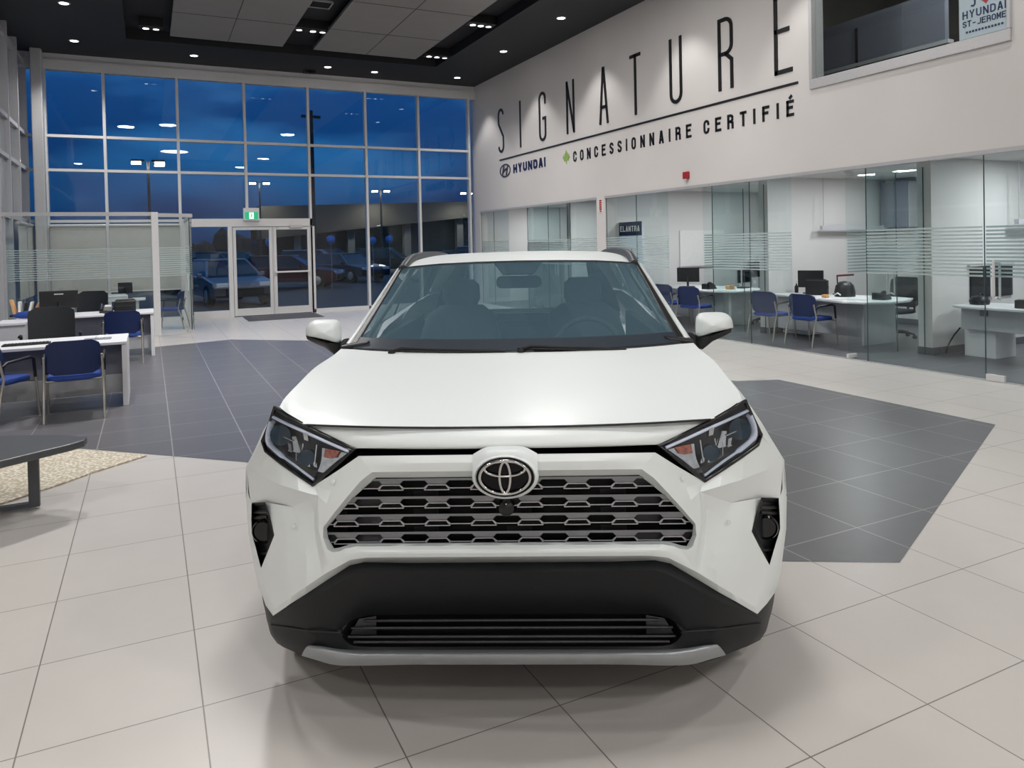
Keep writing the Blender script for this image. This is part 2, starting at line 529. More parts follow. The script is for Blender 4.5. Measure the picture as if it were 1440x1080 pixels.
for a, b2 in zip(XS[:2], XS[1:3]): f.box(a + 0.03, b2 - 0.03, YB - 0.04, YB + 0.08, ZD - 0.04, ZD + 0.02)
lb(f, LOC).build('transom', M['alu_light'], W1)
f = MB()
f.box(3.65, XW, YB - 0.06, YB + 0.1, 0.0, 0.09); f.box(XL, 0.67, YB - 0.06, YB + 0.1, 0.0, 0.09)
lb(f, LOC).build('sill', M['alu_light'], W1)
for i, (a, b2) in enumerate(zip([XL] + XS[:-1], XS)):
    zs = [Z2, Z1, ZT] if i in (3, 4) else [Z2, Z1, ZT]
    lo = ZD if i in (0, 1, 2, 3, 4) else 0.09
    segs = [(lo, Z2), (Z2, Z1), (Z1, ZT)]
    if i in (0, 1, 2): segs = [(0.09, ZD)] + segs
    for (z0, z1) in segs:
        p = MB(); p.box(a + 0.03, b2 - 0.03, YB + 0.01, YB + 0.03, z0 + 0.03, z1 - 0.03)
        lb(p, LOC).build('pane', M['bglass'], W1)
# grey column at the left end
cl = MB(); cl.box(-2.13, -1.92, 18.28, 18.48, 0, ZC)
structure(cl.build('trim_3', M['alu'], bevel=0.02))

# ---- entrance doors in the window wall
def leaf(n, x0, x1, bar=False, rail=0.07, hinge=None):
    d = empty('door_%d' % n, ((x0 + x1) / 2, YB, 0)); structure(d)
    o = Vector(((x0 + x1) / 2, YB, 0))
    f = MB()
    zt = 2.14
    f.box(x0, x0 + rail, YB - 0.04, YB + 0.03, 0.02, zt); f.box(x1 - rail, x1, YB - 0.04, YB + 0.03, 0.02, zt)
    f.box(x0 + rail, x1 - rail, YB - 0.04, YB + 0.03, 0.02, 0.19); f.box(x0 + rail, x1 - rail, YB - 0.04, YB + 0.03, zt - 0.07, zt)
    lb(f, o).build('leaf_frame', M['alu_light'], d, bevel=0.004)
    p = MB(); p.box(x0 + rail, x1 - rail, YB - 0.01, YB + 0.005, 0.19, zt - 0.07)
    lb(p, o).build('pane', M['bglass'], d)
    if bar:
        q = MB(); q.box(x0 + 0.03, x1 - 0.03, YB - 0.1, YB - 0.06, 1.02, 1.06); q.box(x0 + 0.03, x0 + 0.07, YB - 0.08, YB - 0.03, 1.01, 1.07); q.box(x1 - 0.07, x1 - 0.03, YB - 0.08, YB - 0.03, 1.01, 1.07)
        lb(q, o).build('push_bar', M['alu_light'], d, bevel=0.006)
        q = MB(); q.box(x1 - 0.5, x1 - 0.2, YB - 0.12, YB - 0.04, zt - 0.03, zt + 0.03); q.box(x0 + 0.06, x0 + 0.13, YB - 0.07, YB - .03, zt - .03, zt)
        lb(q, o).build('door_closer', M['alu'], d, bevel=0.005)
        q = MB(); q.lathe([(0.025, 0), (0.02, -0.02), (0.0001, -0.022)], (x0 + 0.035, YB - 0.04, 0.97), n=12, axis='y')
        lb(q, o).build('lock', M['chrome'], d)
    return d
df = MB()
df.box(0.70, 3.65, YB - 0.06, YB + 0.1, 2.15, 2.34)
df.box(0.70, 0.82, YB - 0.06, YB + 0.1, 0, 2.15); df.box(1.68, 1.78, YB - 0.06, YB + 0.1, 0, 2.15); df.box(3.60, 3.70, YB - 0.06, YB + 0.1, 0, 2.15)
df.box(0.82, 1.68, YB - 0.05, YB + 0.08, 0, 0.17); df.box(2.69, 2.71, YB - 0.045, YB + 0.04, 0.02, 2.14)
structure(df.build('trim_4', M['alu_light'], bevel=0.004))
p = MB(); p.box(0.82, 1.68, YB - 0.0, YB + 0.015, 0.17, 2.15)
structure(p.build('window_2', M['bglass']))
leaf(1, 1.79, 2.685); leaf(2, 2.715, 3.595, True)
t = empty('exit_sign', (2.21, YB - 0.12, 2.29)); tag(t, 'green and white running man exit sign above the doors', 'exit sign')
q = MB(); q.box(-0.18, 0.18, -0.05, 0.05, 0, 0.30); q.build('housing', M['alu_light'], t, bevel=0.01)
M['exit_green'] = pm('lit_green_panel', S(20, 150, 105), 0.4, emit=S(20, 165, 115), es=0.8, noise=0.001)
M['exit_white'] = pm('lit_white_panel', S(235), 0.4, emit=S(235, 250, 245), es=0.9, noise=0.001)
q = MB(); q.box(-0.15, 0.15, -0.056, -0.05, 0.03, 0.20); fp = q.build('face_panel', M['exit_green'], t)
q = MB(); q.box(-0.05, 0.05, -0.060, -0.056, 0.04, 0.19); q.build('door_pictogram', M['exit_white'], fp)
q = MB(); q.lathe([(0.012, 0), (0.0001, -0.001)], (0.0, -0.062, 0.165), n=10, axis='y'); q.prism([(-0.014, 0.145), (0.012, 0.15), (0.02, 0.125), (0.005, 0.10), (0.03, 0.06), (0.02, 0.055), (-0.004, 0.085), (-0.03, 0.06), (-0.034, 0.07), (-0.008, 0.105)], -0.063, -0.060, 'y')
q.build('running_figure', M['exit_green'], fp)
q = MB(); q.prism([(1.95, 18.55), (3.62, 18.55), (3.62, 17.35), (1.95, 17.35)], 0.001, 0.008)
tag(q.build('door_mat', pm('dark_door_mat', S(84, 82, 84), 0.9, noise=0.1, nscale=90, bump=0.3)), 'grey door mat on the beige tiles before the exit doors', 'door mat')

# ---- left window wall
W3 = empty('window_3', (XL, 13, 0)); structure(W3); LO = Vector((XL, 13, 0))
ys = [YB, 17.55, 16.4, 15.2, 14.0, 12.8, 11.4, 10.0, 8.6, 7.7]
for y in ys:
    f = MB(); f.box(XL - 0.12, XL + 0.05, y - 0.03, y + 0.03, 0, ZC)
    lb(f, LO).build('mullion', M['alu'], W3, bevel=0.004)
for z in (0.05, ZD, Z2, Z1, ZT + 0.1):
    f = MB()
    for a, b2 in zip(ys[1:], ys[:-1]): f.box(XL - 0.1, XL + 0.03, a + .03, b2 - .03, z - 0.04, z + 0.04)
    lb(f, LO).build('transom', M['alu'], W3)
zz = [0.05, ZD, Z2, Z1, ZT + 0.1]
for a, b2 in zip(ys[1:], ys[:-1]):
    for z0, z1 in zip(zz[:-1], zz[1:]):
        p = MB(); p.box(XL - 0.04, XL - 0.02, a + 0.03, b2 - 0.03, z0 + 0.04, z1 - 0.04)
        lb(p, LO).build('pane', M['bglass'], W3)

# ---- office partition glazing along the right wall
STR = [1.66 - 0.041 * k for k in range(14)]
def pane_y(name, y0, y1, x=XW + 0.03, z0=0.0, z1=HZ, stripes=True):
    o = empty(name, (x, (y0 + y1) / 2, 0)); structure(o)
    h = (y1 - y0) / 2
    MB().box(-0.005, 0.005, -h + 0.008, h - 0.008, z0, z1).build('pane', M['oglass'], o)
    MB().box(-0.006, 0.006, h - 0.008, h - 0.001, z0, z1).build('glass_edge', M['edge'], o)
    if stripes:
        s = MB()
        for z in STR: s.box(-0.0075, -0.0055, -h + 0.01, h - 0.01, z, z + 0.021)
        s.build('frosted_film', M['frost'], o)
    return o
def pane_x(name, x0, x1, y, z0=0.0, z1=HZ, stripes=True):
    o = empty(name, ((x0 + x1) / 2, y, 0)); structure(o)
    h = (x1 - x0) / 2
    MB().box(-h, h, -0.005, 0.005, z0, z1).build('pane', M['oglass'], o)
    MB().box(h, h + 0.006, -0.006, 0.006, z0, z1).build('glass_edge', M['edge'], o)
    if stripes:
        s = MB()
        for z in STR: s.box(-h + 0.01, h - 0.01, -0.0075, -0.0055, z, z + 0.021)
        s.build('frosted_film', M['frost'], o)
    return o
wn = [4]
def W(): wn[0] += 1; return 'window_%d' % wn[0]
for a, b2 in ((17.66, 18.46), (16.76, 17.66), (14.72, 15.74), (13.74, 14.72), (12.64, 13.74), (11.33, 12.33), (10.38, 11.33), (8.45, 9.27), (7.63, 8.45), (4.96, 6.43), (1.6, 3.98)):
    pane_y(W(), a, b2)
pane_x(W(), XW + 0.06, 9.26, 6.43); pane_x(W(), XW + 0.06, 9.26, 9.27); pane_x(W(), XW + 0.06, 9.26, 15.74)
tr = MB(); tr.box(XW - 0.012, XW + 0.1, 1.6, 12.33, HZ - 0.045, HZ); tr.box(XW - 0.012, XW + 0.1, 12.64, 18.46, HZ - 0.045, HZ)
structure(tr.build('trim_5', M['alu']))
tr = MB(); tr.box(XW + 0.015, XW + 0.045, 1.6, 12.33, 0, 0.012); tr.box(XW + 0.015, XW + 0.045, 12.64, 18.46, 0, 0.012)
structure(tr.build('trim_6', M['alu']))
dn = [2]
def glass_door(hx, hy, ang, w, lock=False, hz=(0.80, 1.12)):
    """frameless leaf hinged at (hx,hy); local +x runs along the leaf"""
    dn[0] += 1
    d = empty('door_%d' % dn[0], (hx, hy, 0), R_(ang)); structure(d)
    MB().box(0.01, w, -0.005, 0.005, 0.012, HZ - 0.05).build('pane', M['oglass'], d)
    MB().box(w, w + 0.007, -0.006, 0.006, 0.012, HZ - 0.05).build('glass_edge', M['edge'], d)
    s = MB()
    for z in STR: s.box(0.02, w - 0.01, -0.0075, -0.0055, z, z + 0.021)
    s.build('frosted_film', M['frost'], d)
    q = MB(); q.box(0.0, 0.16, -0.018, 0.018, 0.005, 0.06); q.build('hinge_patch', M['alu_light'], d, bevel=0.004)
    q = MB(); q.box(0.0, 0.14, -0.018, 0.018, HZ - 0.11, HZ - 0.055); q.build('hinge_patch', M['alu'], d, bevel=0.004)
    if lock:
        q = MB(); q.box(w - .20, w - .005, -0.02, 0.02, 0.004, 0.075); q.build('lock_patch', M['alu_light'], d, bevel=0.004)
    for sgn in (-1, 1):
        x = w - 0.12; y = sgn * 0.055
        MB().tube([(x, sgn * 0.006, hz[0] + .02), (x, y, hz[0]), (x, y, hz[0] + .04), (x, y, hz[1] - .04), (x, y, hz[1]), (x, sgn * 0.006, hz[1] - .02)], 0.012, 10).build('pull_handle', M['alu_light'], d, smooth=40)
    return d
glass_door(XW + 0.03, 4.0, 90, 0.95, True, (0.89, 1.30))
d = glass_door(XW + 0.05, 6.75, 0, 0.98)
glass_door(XW + 0.05, 9.52, 3, 0.92)
glass_door(XW + 0.05, 15.72, 6, 0.92)

# ---- offices behind the glass
w = MB()
XO = 12.2
w.box(XO, XO + 0.1, 1.4, YB + 0.1, 0, 2.75)
structure(w.build('wall_office', M['office_wall']))
w = MB()
w.box(9.28, XO, 6.33, 6.53, 0, 2.7)
structure(w.build('wall_divider', M['office_wall']))
w = MB(); w.box(9.28, XO, 9.20, 9.40, 0, 2.7); structure(w.build('wall_divider', M['office_wall']))
w = MB(); w.box(XW + 0.24, XO, 12.40, 12.58, 0, 2.7); structure(w.build('wall_divider', M['office_wall']))
w = MB(); w.box(9.28, XO, 15.64, 15.82, 0, 2.7); structure(w.build('wall_divider', M['office_wall']))
w = MB(); w.box(XW + 0.24, XO, YB - 0.1, YB + 0.1, 0, 2.7); w.box(XW + 0.24, XO, 1.3, 1.42, 0, 2.7); structure(w.build('wall_end', M['office_wall']))
b_ = MB()
for y in (6.33, 9.20, 15.64): b_.box(9.27, 9.4, y - 0.01, y + 0.21, 0, 0.1)
for y in (6.32, 9.19): b_.box(9.4, XO, y - 0.002, y + 0.0, 0, 0.1)
b_.box(XO - 0.01, XO, 1.5, YB - 0.1, 0, 0.1)
structure(b_.build('baseboard_office', pm('grey_baseboard', S(96, 96, 100), 0.5, noise=0.03)))
c = MB(); c.box(XW + 0.24, XO, 1.4, YB, 2.62, 2.74)
structure(c.build('ceiling_office', M['office_wall']))
for (x, y, p) in ((9.6, 3.6, 34), (10.6, 5.2, 34), (9.4, 7.6, 34), (10.9, 8.0, 16), (9.4, 10.6, 34), (10.9, 11.0, 18), (9.5, 14.2, 36), (9.9, 17.2, 36)):
    light('office_downlight', 'AREA', (x, y, 2.60), p, 0.32, COOL)

# ---- upstairs window in the right wall
U = empty('window_4', (XW, (WY0 + WY1) / 2, WZ0)); structure(U)
UO = Vector((XW, (WY0 + WY1) / 2, WZ0))
f = MB(); f.box(XW - 0.03, XW + 0.2, WY0, WY1, WZ0, WZ0 + 0.13)
lb(f, UO).build('sill', M['alu'], U, bevel=0.006)
f = MB(); f.box(XW - 0.03, XW + 0.2, WY1 - 0.05, WY1, WZ0 + 0.13, WZ1); f.box(XW - 0.03, XW + 0.2, WY0, WY0 + 0.04, WZ0 + 0.13, WZ1); f.box(XW - 0.03, XW + 0.2, WY0 + .04, WY1 - .05, WZ1 - 0.06, WZ1)
lb(f, UO).build('window_frame', M['alu'], U, bevel=0.006)
for a, b2 in ((WY0 + 0.04, 5.9), (5.91, WY1 - 0.05)):
    p = MB(); p.box(XW + 0.05, XW + 0.06, a, b2, WZ0 + 0.13, WZ1 - 0.06)
    lb(p, UO).build('pane', glass('upstairs_glass', (0.8, 0.84, 0.84), 1.0, ior=1.45), U)
w = MB()
w.box(XW + 0.24, 12.0, 2.6, 9.0, 2.95, 3.0); w.box(11.95, 12.0, 2.6, 9.0, 3.0, 6.2); w.box(XW + .24, 12, 9.0, 9.06, 3, 6.2); w.box(XW + .24, 12, 2.54, 2.6, 3, 6.2); w.box(XW + 0.24, 12, 2.6, 9.0, 6.0, 6.06)
structure(w.build('wall_upstairs', pm('dim_upstairs_wall', S(120, 118, 112), 0.7, noise=0.03)))
light('upstairs_lamp', 'AREA', (9.0, 5.2, 5.9), 85, 0.14, WARM)
t = empty('wall_cabinet', (9.3, 7.3, 3.0)); tag(t, 'grey upstairs cubicle screen with pale top rail behind the upper window', 'partition screen')
q = MB(); q.box(-0.03, 0.03, -1.2, 0.9, 0, 1.05); q.build('screen_panel', pm('dark_grey_screen', S(70, 74, 80), 0.6, noise=0.04), t)
q = MB(); q.box(-0.06, 0.06, -1.25, 0.95, 1.05, 1.10); q.build('top_rail', M['desk_pale'], t)
q = MB(); q.box(-0.05, 0.05, 0.1, 0.14, 0, 1.6); q.build('post', M['black'], t)
q = MB(); q.box(-0.04, 0.04, -1.2, 0.9, 1.1, 1.75); q.build('glass_screen', M['desk_grey'], t)
q = MB(); q.box(11.86, 11.92, 5.5, 6.2, 4.55, 5.2); tag(q.build('notice_board', M['black']), 'dark square notice board on the wall behind the upper window', 'notice board')
t = empty('interior_door', (11.92, 4.75, 3.0)); tag(t, 'pale framed doorway seen deep behind the upper window', 'doorway')
q = MB(); q.box(-.03, .03, -.5, -.42, 0, 2.2); q.box(-.03, .03, .42, .5, 0, 2.2); q.box(-.03, .03, -.42, .42, 2.12, 2.2); q.build('door_frame', M['office_wall'], t)
q = MB(); q.box(-.01, .02, -.42, .42, 0, 2.12); q.build('door_leaf', M['desk_grey'], t)
# ================================================================== LETTERING
def ribbon(mb, pts, wd, closed=False):
    """mitred stroke of width wd along a 2D polyline -> list of quads (2D)"""
    P = []
    for p in pts:
        if not P or (Vector((p[0], p[1])) - P[-1]).length > 1e-4: P.append(Vector((p[0], p[1])))
    n = len(P)
    L, Rr = [], []
    for i in range(n):
        a = P[i - 1] if (i > 0 or closed) else None
        b = P[(i + 1) % n] if (i < n - 1 or closed) else None
        d1 = (P[i] - a).normalized() if a is not None else None
        d2 = (b - P[i]).normalized() if b is not None else None
        d = (d1 + d2).normalized() if d1 is not None and d2 is not None and (d1 + d2).length > 1e-6 else (d2 if d1 is None else d1)
        nn = Vector((-d.y, d.x))
        k = 1.0
        if d1 is not None and d2 is not None:
            k = 1.0 / max(0.55, nn.dot(Vector((-d1.y, d1.x))))
        L.append(P[i] + nn * wd / 2 * k); Rr.append(P[i] - nn * wd / 2 * k)
    qs = []
    for i in range(n if closed else n - 1):
        j = (i + 1) % n
        qs.append([L[i], Rr[i], Rr[j], L[j]])
    return qs


def arc(cx, cy, rx, ry, a0, a1, n=8):
    return [(cx + rx * math.cos(R_(a0 + (a1 - a0) * i / n)), cy + ry * math.sin(R_(a0 + (a1 - a0) * i / n))) for i in range(n + 1)]


def wall_poly(mb, poly, depth=0.012):
    """2D poly (u along -Y, v up) into a plate standing on the wall face"""
    mb.prism([(-p[0], p[1]) for p in poly], -depth, 0.001, 'x')


LW, LH, SW = 0.33, 1.12, 0.062
def letter_strokes(ch, W=LW, H=LH, SW=SW):
    r = W / 2 - SW / 2
    h = SW / 2
    if ch == 'S':
        k = min(r, H * .22)
        return [arc(W / 2, H - k - h, r, k, 0, 180) + [(h, H * 0.66)] + [(W - h, H * 0.36)] + arc(W / 2, k + h, r, k, 0, -180)]
    if ch == 'I': return [[(W / 2, 0), (W / 2, H)]]
    k = min(r, H * .24)
    if ch == 'G':
        return [[(W - h, H - k - h - .11 * H)] + arc(W / 2, H - k - h, r, k, 0, 180) + arc(W / 2, k + h, r, k, 180, 360) + [(W - h, H * 0.46), (W * 0.5, H * 0.46)]]
    if ch == 'C': return [[(W - h, H - k - h - .10 * H)] + arc(W / 2, H - k - h, r, k, 0, 180) + arc(W / 2, k + h, r, k, 180, 360) + [(W - h, k + h + .10 * H)]]
    if ch == 'O': return [arc(W / 2, H - k - h, r, k, 0, 180) + arc(W / 2, k + h, r, k, 180, 360) + [(W - h, H - k - h)]]
    if ch == 'D': return [[(h, h), (h, H - h), (W * .5, H - h)] + arc(W * .5, H - k - h, W / 2 - h, k, 90, 0) + arc(W * .5, k + h, W / 2 - h, k, 0, -90) + [(h, h)]]
    if ch == 'N': return [[(h, 0), (h, H)], [(W - h, 0), (W - h, H)], [(h, H - SW * .3), (W - h, SW * .3)]]
    if ch == 'M': return [[(h, 0), (h, H)], [(W - h, 0), (W - h, H)], [(h, H - SW * .3), (W / 2, H * .3), (W - h, H - SW * .3)]]
    if ch == 'A': return [[(h, 0), (W / 2 - SW * .12, H)], [(W - h, 0), (W / 2 + SW * .12, H)], [(W * .2, H * .3), (W * .8, H * .3)]]
    if ch == 'T': return [[(W / 2, 0), (W / 2, H)], [(0, H - h), (W, H - h)]]
    if ch == 'U': return [[(h, H)] + arc(W / 2, k + h, r, k, 180, 360) + [(W - h, H)]]
    if ch == 'J': return [[(W - h, H)] + arc(W / 2, k + h, r, k, 0, -150)]
    if ch == 'H': return [[(h, 0), (h, H)], [(W - h, 0), (W - h, H)], [(h, H / 2), (W - h, H / 2)]]
    if ch == 'Y': return [[(W / 2, 0), (W / 2, H * .45)], [(h, H), (W / 2, H * .45), (W - h, H)]]
    if ch == 'L': return [[(h, H), (h, h), (W, h)]]
    if ch == 'R':
        return [[(h, 0), (h, H - h), (W * .5, H - h)] + arc(W / 2, H - k - h, r, k, 90, 0) + arc(W / 2, H * .5 + k, r, k, 0, -90, 6) + [(h, H * .5)],
                [(W * .5, H * .5), (W - h, H * .40), (W - h, 0)]]
    if ch in 'EF\u00c9':
        q = [[(h, 0), (h, H)], [(0, H - h), (W, H - h)], [(0, H / 2 + .045 * H), (W * .85, H / 2 + .045 * H)]]
        if ch != 'F': q.append([(0, h), (W, h)])
        if ch == '\u00c9': q.append([(W * .4, H * 1.10), (W * .75, H * 1.28)])
        return q
    if ch == '-': return [[(W * .15, H * .45), (W * .85, H * .45)]]
    return []


def word(parent, name, body, y0, y1, z0, W, H, SW, mat, x=0.0, depth=.008, each=False):
    """condensed stroke lettering along the wall, from y0 (left) down to y1 (right)"""
    wid = [SW if c == 'I' else W for c in body]
    gap = ((y0 - y1) - sum(wid)) / max(1, len(body) - 1)
    mb = MB(); u = 0.0
    for c, w_ in zip(body, wid):
        for st in letter_strokes(c, w_, H, SW):
            for q in ribbon(mb, st, SW):
                mb.prism([(y0 - (p[0] + u), p[1] + z0) for p in q], x - depth, x + .001, 'x')
        u += w_ + gap
        if each:
            mb.build(name, mat, parent); mb = MB()
    if each: return
    return mb.build(name, mat, parent)


sign = empty('wall_lettering', (XW, 12.4, 3.9))
tag(sign, 'tall thin black wall letters above a long black underline', 'wall lettering')
LT = [('S', 17.19), ('I', 16.10), ('G', 14.98), ('N', 13.74), ('A', 12.46), ('T', 11.40), ('U', 10.24), ('R', 9.03), ('E', 7.87)]
for ch, y in LT:
    mb = MB()
    for st in letter_strokes(ch):
        for q in ribbon(mb, st, SW):
            wall_poly(mb, q, 0.014)
    for v in mb.v: v += Vector((0, y - 12.4, 0.0 + 0.02))
    mb.build('letter', M['ink'], sign)
mb = MB(); mb.box(-0.012, 0.001, 7.45 - 12.4, 17.14 - 12.4, 3.745 - 3.92, 3.78 - 3.92); mb.build('underline', M['ink'], sign)


slog = empty('wall_slogan', (XW, 10.7, 3.3)); tag(slog, 'smaller bold black slogan under the long underline on the white wall', 'wall lettering')
for body, ya, yb in (('CONCESSIONNAIRE', 13.50, 9.70), ('CERTIFI\u00c9', 9.40, 7.53)):
    word(slog, 'letter', body, ya - 10.7, yb - 10.7, 0.0, .135, .225, .042, M['ink'], each=True)
lf = empty('maple_leaf_emblem', (XW, 13.79, 3.43)); mb = MB()
leafp = [(0, .14), (.035, .075), (.06, .085), (.055, .03), (.11, .06), (.10, .03), (.13, .0), (.07, -.045), (.075, -.065), (.012, -.055), (.012, -.12), (-.012, -.12), (-.012, -.055), (-.075, -.065), (-.07, -.045), (-.13, 0), (-.10, .03), (-.11, .06), (-.055, .03), (-.06, .085), (-.035, .075)]
mb.prism([(1.15 * a_, 1.15 * b_) for a_, b_ in leafp], -0.01, 0.0, 'x'); bpy.data.objects.remove(lf)
lfo = mb; 
for v in lfo.v: v += Vector((XW, 13.79, 3.43))
tag(lfo.build('leaf_emblem', pm('leaf_green', S(140, 170, 90), 0.5, noise=0.04)), 'small green maple leaf emblem left of the slogan on the wall', 'emblem')
wm = empty('wordmark', (XW - 0.004, 16.0, 3.3)); tag(wm, 'navy carmaker wordmark with oval emblem below the letter S', 'wall lettering')
word(wm, 'wordmark_text', 'HYUNDAI', .36, -1.28, .035, .20, .215, .058, M['navy'])
mb = MB()
for q in ribbon(mb, arc(0, 0, .29, .15, 0, 345, 23), .035, True): wall_poly(mb, q, .01)
for st in ([(-.16, -.10), (-.06, .12)], [(.06, -.12), (.16, .10)], [(-.12, -.03), (.0, .02), (.12, .03)]):
    for q in ribbon(mb, st, .055): wall_poly(mb, q, .01)
for v in mb.v: v += Vector((0, 16.83 - 16.0, 0.15))
mb.build('oval_emblem', pm('grey_emblem', S(60, 62, 76), 0.4, noise=0.03), wm)
# red strobe, red extinguisher sign
t = empty('fire_alarm', (XW, 9.83, 2.62)); tag(t, 'red fire alarm strobe box on the white wall above the offices', 'fire alarm')
MB().box(-0.05, 0, -0.065, 0.065, 0, 0.12).build('housing', M['red'], t, bevel=0.01)
MB().box(-0.055, -0.02, -0.03, 0.03, -0.04, 0.0).build('strobe_lens', M['desk_pale'], t, bevel=0.006)
t = empty('extinguisher_sign', (XW, 12.47, 2.19)); tag(t, 'narrow vertical red and white sign on the wall pillar', 'sign')
MB().box(-0.012, 0, -0.075, 0.075, 0, 0.26).build('sign_plate', pm('sign_white', S(230, 222, 220), .5, noise=.02), t)
mb = MB()
for k in range(5): mb.box(-0.016, -0.012, -0.035, 0.045, 0.05 + k * .042, 0.078 + k * .042)
mb.box(-0.016, -0.012, -0.03, 0.03, 0.01, 0.035); mb.build('red_marking', M['red'], t)
# poster in the upstairs window
t = empty('window_poster', (XW - 0.012, 4.90, 3.735)); tag(t, 'pale blue window poster with red heart and navy words at top right', 'poster')
MB().box(-0.006, 0.006, -0.275, 0.275, 0, 0.72).build('poster_sheet', pm('pale_blue_sheet', S(178, 196, 204), .6, noise=.02), t)
word(t, 'poster_text', 'HYUNDAI', .235, -.225, .215, .058, .085, .014, M['navy'], -.006, .003)
word(t, 'poster_text', 'ST-JEROME', .235, -.225, .125, .044, .066, .011, M['navy'], -.006, .003)
word(t, 'poster_text', 'J', .15, .09, .33, .06, .12, .018, M['navy'], -.006, .003)
MB().box(-.009, -.006, .045, .06, .41, .45).build('apostrophe', M['navy'], t)
mb = MB(); hp = [(0, -.075), (.07, .0), (.085, .04), (.06, .075), (.025, .075), (0, .045), (-.025, .075), (-.06, .075), (-.085, .04), (-.07, 0)]
mb.prism([(p[0] - .02, p[1] + .40) for p in hp], -.010, -.006, 'x'); mb.build('heart', M['red'], t)
mb = MB()
x = .20
for k in range(12):
    mb.box(-.009, -.006, x - .022, x, .055, .078); x -= .034
mb.build('small_print', M['navy'], t)
# banner in the second office
t = empty('banner_stand', (8.50, 12.03, 0)); tag(t, 'standing banner with navy header band inside the office beside the white pillar', 'banner')
MB().box(-0.012, 0.012, -0.40, 0.36, 0.08, 1.98).build('banner_sheet', pm('banner_sheet', S(196, 208, 222), .6, noise=.02), t)
hd = MB().box(-0.016, -0.012, -0.40, 0.36, 1.71, 1.98).build('header_band', pm('banner_navy', S(16, 30, 64), .5, noise=.03), t)
word(hd, 'header_text', 'ELANTRA', .32, -.33, 1.79, .072, .11, .02, M['paper'], -.016, .003)
word(t, 'banner_text', 'LA', .06, -.08, 1.38, .06, .075, .014, M['navy'], -.012, .003)
for r in range(2):
    x = .24; mb = MB()
    for k in range(8):
        mb.box(-.015, -.012, x - .045, x, 1.22 - r * .13, 1.29 - r * .13); x -= .066
    mb.build('text_line', M['navy'], t)
MB().box(-0.06, 0.06, -0.42, 0.38, 0, 0.08).build('base', M['alu'], t, bevel=.01)

# ================================================================== FURNITURE
def rr(w, h, r, n=5):
    """rounded rectangle outline centred on origin"""
    p = []
    for cx, cy, a in ((w / 2 - r, h / 2 - r, 0), (-w / 2 + r, h / 2 - r, 90), (-w / 2 + r, -h / 2 + r, 180), (w / 2 - r, -h / 2 + r, 270)):
        p += arc(cx, cy, r, r, a, a + 90, n)
    return p


def curved_panel(mb, w, h, r, th, curve, n=12, lean=0.0, z0=0.0):
    """vertical panel in XZ, bowed along +Y at the sides, rounded corners"""
    cols = 14
    rowsA = []
    for side in (0, 1):
        rows = []
        for j in range(11):
            v = j / 10.0
            row = []
            for i in range(cols + 1):
                u = -1 + 2 * i / cols
                z = (v - .5) * h
                hw = w / 2
                dz = abs(z) - (h / 2 - r)
                if dz > 0:
                    hw = w / 2 - r + math.sqrt(max(0, r * r - dz * dz))
                x = u * hw
                y = curve * (x / (w / 2)) ** 2 + (th if side else 0) + lean * z * -1
                row.append(Vector((x, y, z + h / 2 + z0)))
            rows.append(row)
        rowsA.append(rows)
    a, b = rowsA
    mb.grid(a); mb.grid(b)
    R1, C1 = 10, cols
    border = [(0, i) for i in range(C1 + 1)] + [(j, C1) for j in range(1, R1 + 1)] + [(R1, i) for i in range(C1 - 1, -1, -1)] + [(j, 0) for j in range(R1 - 1, 0, -1)]
    vs = [a[j][i] for j, i in border] + [b[j][i] for j, i in border]
    k = len(border)
    mb.add(vs, [(i, (i + 1) % k, k + (i + 1) % k, k + i) for i in range(k)])


def guest_chair():
    """faces local +Y"""
    t = empty('guest_chair')
    mb = MB(); curved_panel(mb, .46, .33, .07, .03, .035, lean=.12, z0=.435)
    for v in mb.v: v += Vector((0, -.235, 0))
    mb.build('backrest', M['blue'], t, smooth=50, weld=True)
    mb = MB()
    rows = []
    outl = rr(.46, .44, .09, 6)
    for s, z in ((.94, .375), (1.0, .388), (1.0, .412), (.96, .425), (.6, .428), (.02, .424)):
        rows.append([Vector((p[0] * s, p[1] * s + .01, z + (-.02 if p[1] < -.05 else 0) * 0)) for p in outl + [outl[0]]])
    mb.grid(rows); mb.add([Vector((p[0] * .94, p[1] * .94 + .01, .375)) for p in outl], [list(range(len(outl)))])
    mb.build('seat', M['blue_seat'], t, smooth=50, weld=True)
    for sx in (-1, 1):
        # rear leg rises to carry the back, front leg to the arm
        MB().tube([(sx * .25, -.30, 0), (sx * .248, -.24, .28), (sx * .245, -.19, .44), (sx * .24, -.235, .62)], .0125, 10).build('leg', M['steel'], t, smooth=50)
        l = MB().tube([(sx * .25, .26, 0), (sx * .25, .22, .38), (sx * .25, .205, .46)], .0125, 10).build('leg', M['steel'], t, smooth=50)
        MB().tube([(sx * .25, .215, .40), (sx * .255, .19, .585), (sx * .257, .14, .605), (sx * .255, -.16, .59), (sx * .248, -.205, .56)], .015, 8).build('armrest', M['black'], t, smooth=50)
    MB().tube([(-.25, -.19, .38), (.25, -.19, .38)], .010, 8).build('crossbar', M['steel'], t, smooth=50)
    MB().tube([(-.25, .2, .37), (.25, .2, .37)], .010, 8).build('crossbar', M['steel'], t, smooth=50)
    return t


